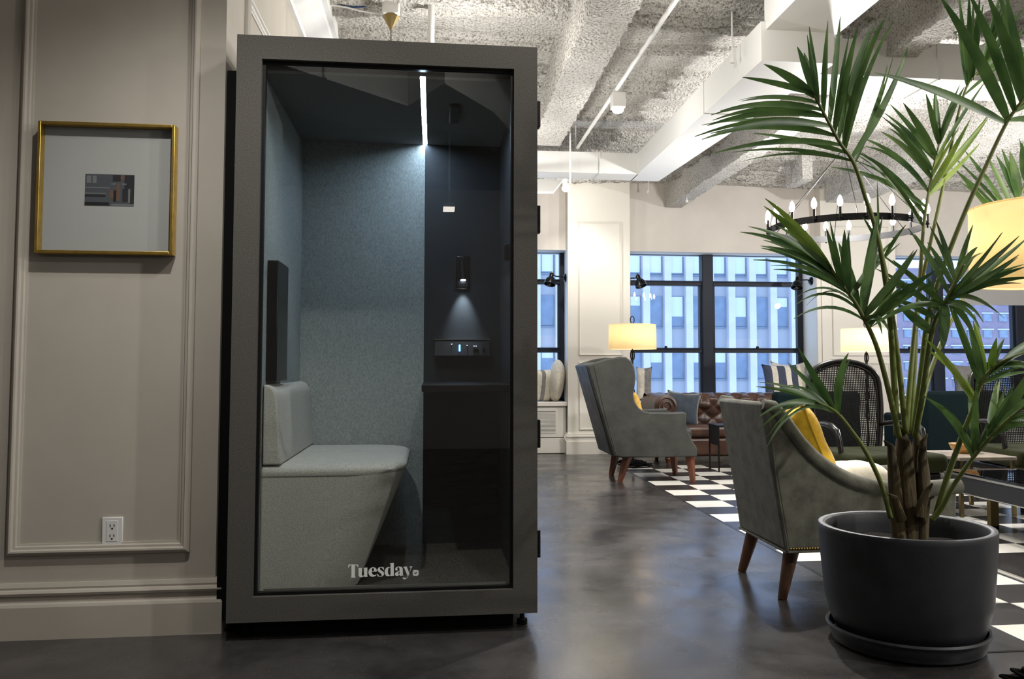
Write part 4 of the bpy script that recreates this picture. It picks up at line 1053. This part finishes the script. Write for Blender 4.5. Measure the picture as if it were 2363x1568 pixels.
def frond(stem, leaves, r0=.012, r1=.004, leafm=None):
    b = MB()
    sp_ = smooth_pts([ay(*p) for p in stem]); n = len(sp_)
    b.tube(sp_, [r0 + (r1-r0)*i/(n-1) for i in range(n)], 8, 1)
    spx = [(p[0], p[1], p[2]) for p in stem]
    for lf in leaves:
        (u0,v0),(u1,v1) = lf[0], lf[1]; w = .76*(lf[2] if len(lf) > 2 else .034); dy = lf[3] if len(lf) > 3 else frnd.uniform(-.16,.12); bx, bz = lf[4] if len(lf) > 4 else (0, .02); mi = lf[5] if len(lf) > 5 else 0
        # depth of the leaflet's root: that of the nearest stem point
        best = None
        for a, c in zip(spx, spx[1:]):
            for t in [k/8 for k in range(9)]:
                pu, pv, py = a[0]+(c[0]-a[0])*t, a[1]+(c[1]-a[1])*t, a[2]+(c[2]-a[2])*t
                d = (pu-u0)**2+(pv-v0)**2
                if best is None or d < best[0]: best = (d, pu, pv, py)
        _, u0, v0, yr = best
        leaflet(b, ay(u0, v0, yr), ay(u1, v1, yr+dy), Vector((bx, 0, bz)), w, frnd.uniform(-.75,.75), 0 if mi == 0 else 2)
        if len(leaves) > 6 and frnd.random() < .6:      # a second leaflet of the same pair
            ju, jv = frnd.uniform(-26, 26), frnd.uniform(-22, 22)
            leaflet(b, ay(u0+ju*.08, v0+jv*.08, yr+.01), ay(u1+ju, v1+jv, yr+dy+frnd.uniform(.03,.16)), Vector((bx, 0, bz*1.2)), w*.8, frnd.uniform(-.9,.9), 0 if mi == 0 else 2)
    return b.build('frond', [m_leaf, m_stem, m_leafl], pm, angle=180, recalc=False)
# upper left frond
frond([(2070,1005,3.19),(2062,860,3.16),(2052,720,3.13),(2036,600,3.09),(2018,520,3.07),(1999,462,3.05),(1971,378,3.02),(1938,329,3.0),(1905,269,2.97),(1873,208,2.94)], [
 ((1880,222),(1763,148),.052,-.05,(.0,.03)), ((1880,222),(1840,108),.036), ((1887,235),(1863,80),.036), ((1900,262),(1911,47),.04), ((1912,280),(1939,38),.04), ((1925,305),(1980,60),.036), ((1935,322),(2016,48),.036,-.1,(-.03,.02)), ((1945,338),(2046,36),.03,-.2,(-.04,.02)), ((1952,350),(2062,48),.03,.1,(-.04,.02)), ((1963,362),(2100,96),.044,-.05,(.03,-.02)), ((1972,378),(2048,150),.026,.15,(.02,0)),
 ((1878,215),(1713,178),.034,-.1,(0,.015)), ((1890,240),(1711,234),.028,.1,(0,.035)), ((1898,256),(1662,256),.03,-.1,(0,.05)), ((1908,270),(1632,290),.034,.05,(0,.06)), ((1918,290),(1620,322),.036,-.15,(.02,.07)), ((1930,310),(1640,308),.03,.1,(0,.06)), ((1942,335),(1646,354),.03,-.1,(.02,.06)), ((1955,352),(1740,308),.028,.2,(0,.02)), ((1965,370),(1690,352),.026,.1,(.01,.05))], .013, .005)
# centre frond rising behind
frond([(2088,1030,3.22),(2100,880,3.25),(2112,750,3.29),(2122,654,3.32),(2130,533,3.36),(2140,460,3.38),(2152,395,3.4),(2169,325,3.42)], [
 ((2168,330),(2137,217),.034), ((2168,330),(2156,215),.034), ((2166,335),(2226,200),.044,.05), ((2160,360),(2085,238),.042,-.05), ((2158,368),(2054,241),.034), ((2152,392),(2034,268),.034,.1,(.02,.03)), ((2148,415),(2033,304),.034,-.1,(.02,.04)), ((2143,440),(1988,318),.032,.1,(.03,.06)), ((2137,478),(1918,386),.03,-.05,(.02,.06)), ((2133,500),(1975,350),.03,.1,(.03,.06)), ((2130,520),(1990,352),.026,-.1,(.03,.05)),
 ((2147,425),(2281,271),.04,.0,(0,-.02),1), ((2145,440),(2240,274),.04,-.05,(0,-.02),1), ((2158,372),(2273,189),.022,.1), ((2142,455),(2262,330),.03,.1,(0,-.01),1), ((2150,410),(2215,290),.026,-.1,(0,0),1)], .012, .004)
# tall right frond
frond([(2108,1005,3.2),(2126,860,3.16),(2141,734,3.12),(2155,684,3.1),(2180,608,3.07),(2229,484,3.02),(2276,381,2.98),(2322,285,2.94),(2363,228,2.9),(2410,170,2.86)], [
 ((2326,280),(2165,-15),.062,-.1,(.03,.02)), ((2340,258),(2235,-20),.05,-.08,(.02,.02)), ((2360,232),(2275,-20),.05,-.05,(.02,.02)), ((2324,284),(2018,168),.044,-.1,(0,.04)), ((2370,220),(2320,-20),.045,0), ((2380,205),(2470,60),.045), ((2345,255),(2480,200),.035,.1), ((2330,275),(2440,290),.03,.15,(0,.03))], .013, .005)
# upper right frond
frond([(2100,1000,3.24),(2110,850,3.27),(2118,700,3.31),(2144,572,3.36),(2169,462,3.4),(2190,360,3.44),(2212,260,3.47),(2235,192,3.5),(2270,155,3.52)], [
 ((2235,195),(2212,-15),.028), ((2238,190),(2236,-18),.03), ((2245,180),(2262,-10),.03), ((2268,158),(2310,-20),.034), ((2268,158),(2362,20),.034), ((2262,162),(2375,60),.034), ((2250,174),(2385,115),.03), ((2232,200),(2210,60),.026), ((2228,215),(2352,120),.026,.1), ((2270,156),(2330,0),.03)], .011, .004)
# frond behind the big lampshade
frond([(2112,1010,3.28),(2150,850,3.4),(2215,700,3.5),(2290,580,3.56),(2345,470,3.6),(2375,400,3.62)], [
 ((2320,520),(2202,389),.03,.1), ((2330,500),(2224,345),.03,.05), ((2338,480),(2276,358),.034), ((2348,460),(2311,343),.044), ((2355,450),(2330,350),.05), ((2368,420),(2358,330),.05), ((2372,405),(2400,300),.04), ((2325,512),(2215,420),.024,.1)], .011, .004)
# left middle frond
frond([(2075,1010,3.16),(2050,900,3.11),(2026,810,3.07),(2004,756,3.04),(1971,695,3.0),(1938,651,2.97),(1917,621,2.95)], [
 ((1920,625),(1763,476),.044,-.1,(.0,.035),1), ((1925,632),(1727,523),.036,-.15,(.02,.05)), ((1918,622),(1778,555),.036,.1,(.0,.03)), ((1935,648),(1755,568),.04,-.1,(.02,.04)), ((1945,660),(1757,573),.04,.05,(.02,.04)), ((1930,640),(1790,520),.03,.1,(.02,.03)), ((1955,672),(1738,600),.022,-.2,(.03,.06)), ((1960,680),(1785,622),.022,.1,(.03,.05)),
 ((1948,664),(1906,523),.042), ((1960,680),(1949,530),.06,-.05), ((1985,722),(2024,498),.055,-.05,(0,0)), ((1990,730),(2037,500),.05,.1), ((1992,735),(2117,576),.05,-.1,(.02,0)), ((1978,706),(1935,560),.05,.1), ((2000,748),(2158,625),.044,-.2,(.0,.02)),
 ((1975,702),(1838,686),.016,-.15,(0,.09)), ((1985,720),(1838,702),.016,-.1,(0,.10)), ((1995,740),(1832,736),.016,-.2,(0,.09)), ((1965,686),(2055,560),.03,.2), ((2004,755),(2080,640),.034,-.1), ((1996,742),(2052,770),.03,-.1,(.02,.06))], .012, .005)
# right middle crown
frond([(2112,1010,3.15),(2130,900,3.08),(2146,790,3.02),(2160,735,2.99),(2185,690,2.96),(2205,650,2.93),(2225,610,2.9)], [
 ((2186,690),(2314,536),.026,-.15,(.0,-.02)), ((2190,682),(2352,545),.036,-.1,(.0,-.02)), ((2186,692),(2352,588),.034,-.2,(.0,-.02)), ((2184,694),(2366,616),.034,-.1,(0,.02)), ((2180,698),(2380,640),.030,-.15,(0,.04)), ((2184,692),(2372,642),.024,.1,(0,.03)), ((2200,660),(2250,590),.034), ((2218,625),(2256,570),.03), ((2205,650),(2245,520),.026,.1),
 ((2178,700),(2180,800),.052,-.15,(.0,.0)), ((2184,695),(2254,790),.040,-.1,(.02,.05)), ((2186,690),(2302,722),.024,-.15,(0,.06)), ((2170,705),(2008,757),.034,-.1,(.02,.07)), ((2175,700),(2262,760),.03,-.2,(.02,.05)),
 ((2190,680),(2110,540),.030,.15), ((2200,660),(2140,560),.03,.1), ((2180,700),(2060,600),.034,.1,(.0,.0)), ((2170,715),(2040,640),.03,.15), ((2160,735),(2060,690),.04,.05), ((2150,770),(2068,700),.05,.1,(0,0)), ((2175,706),(2030,585),.026,.2), ((2165,725),(2140,640),.03,.1), ((2205,648),(2160,510),.026,.2)], .012, .005)
# right low fronds
frond([(2160,1190,3.12),(2182,1114,3.07),(2215,1020,3.0),(2245,945,2.95),(2262,890,2.92),(2290,852,2.89),(2330,828,2.85),(2375,812,2.81)], [
 ((2250,928),(2133,780),.03,.0,(.01,.03),1), ((2255,915),(2130,800),.028,.1,(.01,.03),1), ((2262,892),(2195,700),.034,.05), ((2270,880),(2232,735),.036,0), ((2276,870),(2246,740),.034,.1,(0,0),1), ((2285,858),(2300,780),.04,-.05,(0,0),1), ((2292,852),(2312,800),.03), ((2310,838),(2420,770),.04), ((2280,866),(2370,815),.03,-.1), ((2300,846),(2390,850),.026,-.1), ((2268,884),(2365,846),.024,-.1,(0,.02))], .012, .005)
frond([(2150,1200,3.08),(2174,1171,3.05),(2202,1119,3.0),(2246,1056,2.94),(2285,1010,2.88),(2325,970,2.83),(2370,935,2.78)], [
 ((2246,1054),(2128,913),.040,.05,(.04,.05)), ((2250,1048),(2255,872),.046,-.05,(0,0)), ((2258,1042),(2340,885),.05,-.05,(.02,-.01)), ((2275,1022),(2385,840),.055,-.05,(.02,-.01)), ((2300,995),(2400,900),.04), ((2290,1005),(2375,985),.036,-.1,(0,.04)), ((2320,975),(2400,960),.03), ((2262,1036),(2345,930),.034,.1), ((2280,1015),(2300,880),.034,.15)], .011, .004)
# left low frond
frond([(2055,1195,3.1),(2032,1114,3.05),(1996,1040,2.98),(1965,995,2.94),(1938,960,2.9),(1915,942,2.87),(1885,928,2.84)], [
 ((1936,955),(1958,815),.036,-.05,(-.03,.03)), ((1925,948),(1842,802),.036,0,(.0,.0)), ((1920,945),(1818,838),.034,.1,(.0,.01)), ((1908,938),(1788,898),.036,-.05,(.0,.03)), ((1900,934),(1745,893),.024,.1,(0,.03)), ((1905,936),(1752,962),.026,-.1,(0,.06)), ((1912,940),(1746,1000),.018,.1,(.0,.10)), ((1918,945),(1760,1052),.016,-.1,(-.02,.13)), ((1905,936),(1770,1010),.016,.05,(0,.10)), ((1930,952),(1850,944),.022,-.1,(0,.03)), ((1928,950),(1870,850),.03,.1)], .010, .004)
frond([(2090,1000,3.18),(2078,880,3.16),(2064,760,3.16),(2046,640,3.17),(2030,560,3.18),(2020,500,3.19)], [((2028,545),(2024,420),.012), ((2040,600),(2090,520),.02), ((2036,580),(1990,500),.018)], .012, .005)
# ------------------------------------------------------------------ the room's lamps, plus unseen fills added for brightness
def light(name, kind, loc, energy, col=(1,1,1), size=.1, target=None, angle=None, blend=.4, parent=None):
    l = bpy.data.lights.new(name, kind); l.energy = energy; l.color = col
    if kind == 'AREA': l.size = size
    else: l.shadow_soft_size = size
    if angle: l.spot_size = math.radians(angle); l.spot_blend = blend
    o = bpy.data.objects.new(name, l); COL.objects.link(o); o.location = loc
    if target is not None: o.rotation_euler = (Vector(target)-Vector(loc)).to_track_quat('-Z', 'Y').to_euler()
    if parent is not None: o.parent = parent; o.location = Vector(loc) - Vector(WORLD[parent.name])
    return o
WARM = (1,.95,.87); NEUT = (1,.97,.92)
light('spot_light', 'SPOT', (1.375, 6.28, 2.975), 190, WARM, .04, (1.45, 6.3, 0), 120, .8, sp)
light('spot_glow', 'POINT', (1.375, 6.28, 2.93), 7, NEUT, .05, parent=sp)
light('wall_spot_light', 'SPOT', (1.56, 9.78, 3.085), 50, WARM, .05, (1.98, 10.5, 1.2), 100, .8, s2)
light('wall_spot_glow', 'POINT', (1.56, 9.80, 3.08), 10, NEUT, .05, parent=s2)
light('chandelier_light', 'POINT', (CX, CY, 2.33), 170, (1,.98,.96), .08, parent=ch)
light('picture_spot', 'SPOT', (-.55, 2.3, 3.3), 150, NEUT, .03, (-1.15, 3.5, 0), 88, 1)
light('booth_spot', 'SPOT', (.50, 2.58, 3.3), 32, NEUT, .03, (-.1, 3.9, .3), 95, .7)
light('palm_spot', 'SPOT', (4.2, 1.5, 2.7), 230, NEUT, .04, (1.9, 3.5, .7), 80, .6)
light('far_fill', 'POINT', (6.4, 6.4, 2.2), 270, (1,.98,.96), .05)  # no fixture here; fill added to brighten the far right side
light('near_fill', 'POINT', (4.6, -.8, 2.35), 90, NEUT, .05)  # unseen fill added behind the camera, no fixture
light('left_fill', 'POINT', (.5, 7.2, 2.3), 45, NEUT, .05)  # added fill hidden behind the booth, no fixture
light('booth_top_lamp', 'POINT', (.25, 5.3, 2.75), 34, NEUT, .05)
light('duct_front_fill', 'POINT', (.52, 2.56, 3.22), 22, NEUT, .05)  # unseen fill added to brighten the overhead duct
light('chair_spot', 'SPOT', (1.75, 4.75, 3.12), 330, NEUT, .03, (1.7, 4.2, 0), 80, .8)
light('duct_side_fill', 'POINT', (1.45, 4.45, 3.0), 12, NEUT, .05)  # extra fill added to lighten the side of the long duct
light('reading_spot', 'SPOT', (.156, 4.590, 1.53), 26, (.85,.92,1), .008, (.158, 4.66, 1.25), 50, 1)
# ------------------------------------------------------------------ sky
w = bpy.data.worlds.new('sky'); SC.world = w; w.use_nodes = True
bg = w.node_tree.nodes['Background']; bg.inputs['Color'].default_value = (.49,.68,1.0,1); bg.inputs['Strength'].default_value = 2.6
# ------------------------------------------------------------------ camera
cd_ = bpy.data.cameras.new('camera'); co = bpy.data.objects.new('camera', cd_); COL.objects.link(co)
cd_.sensor_fit = 'HORIZONTAL'; cd_.sensor_width = 36; cd_.lens = FPX/2363*36
cd_.shift_x = -(PPX-2363/2)/2363; cd_.shift_y = (PPY-1568/2)/2363
cd_.clip_start = .02; cd_.clip_end = 500
co.location = (0,0,CAMH)
co.matrix_world = Matrix((( _R.x, _U.x, -_F.x, 0), (_R.y, _U.y, -_F.y, 0), (_R.z, _U.z, -_F.z, CAMH), (0,0,0,1)))
SC.camera = co
SC.view_settings.view_transform = 'Standard'; SC.view_settings.look = 'None'; SC.view_settings.exposure = 0; SC.view_settings.gamma = 1
SC.view_settings.use_curve_mapping = False
cy = SC.cycles
cy.use_denoising = True; cy.max_bounces = 8; cy.diffuse_bounces = 4; cy.glossy_bounces = 4; cy.transparent_max_bounces = 16; cy.transmission_bounces = 4
cy.sample_clamp_indirect = 6; cy.caustics_reflective = False; cy.caustics_refractive = False
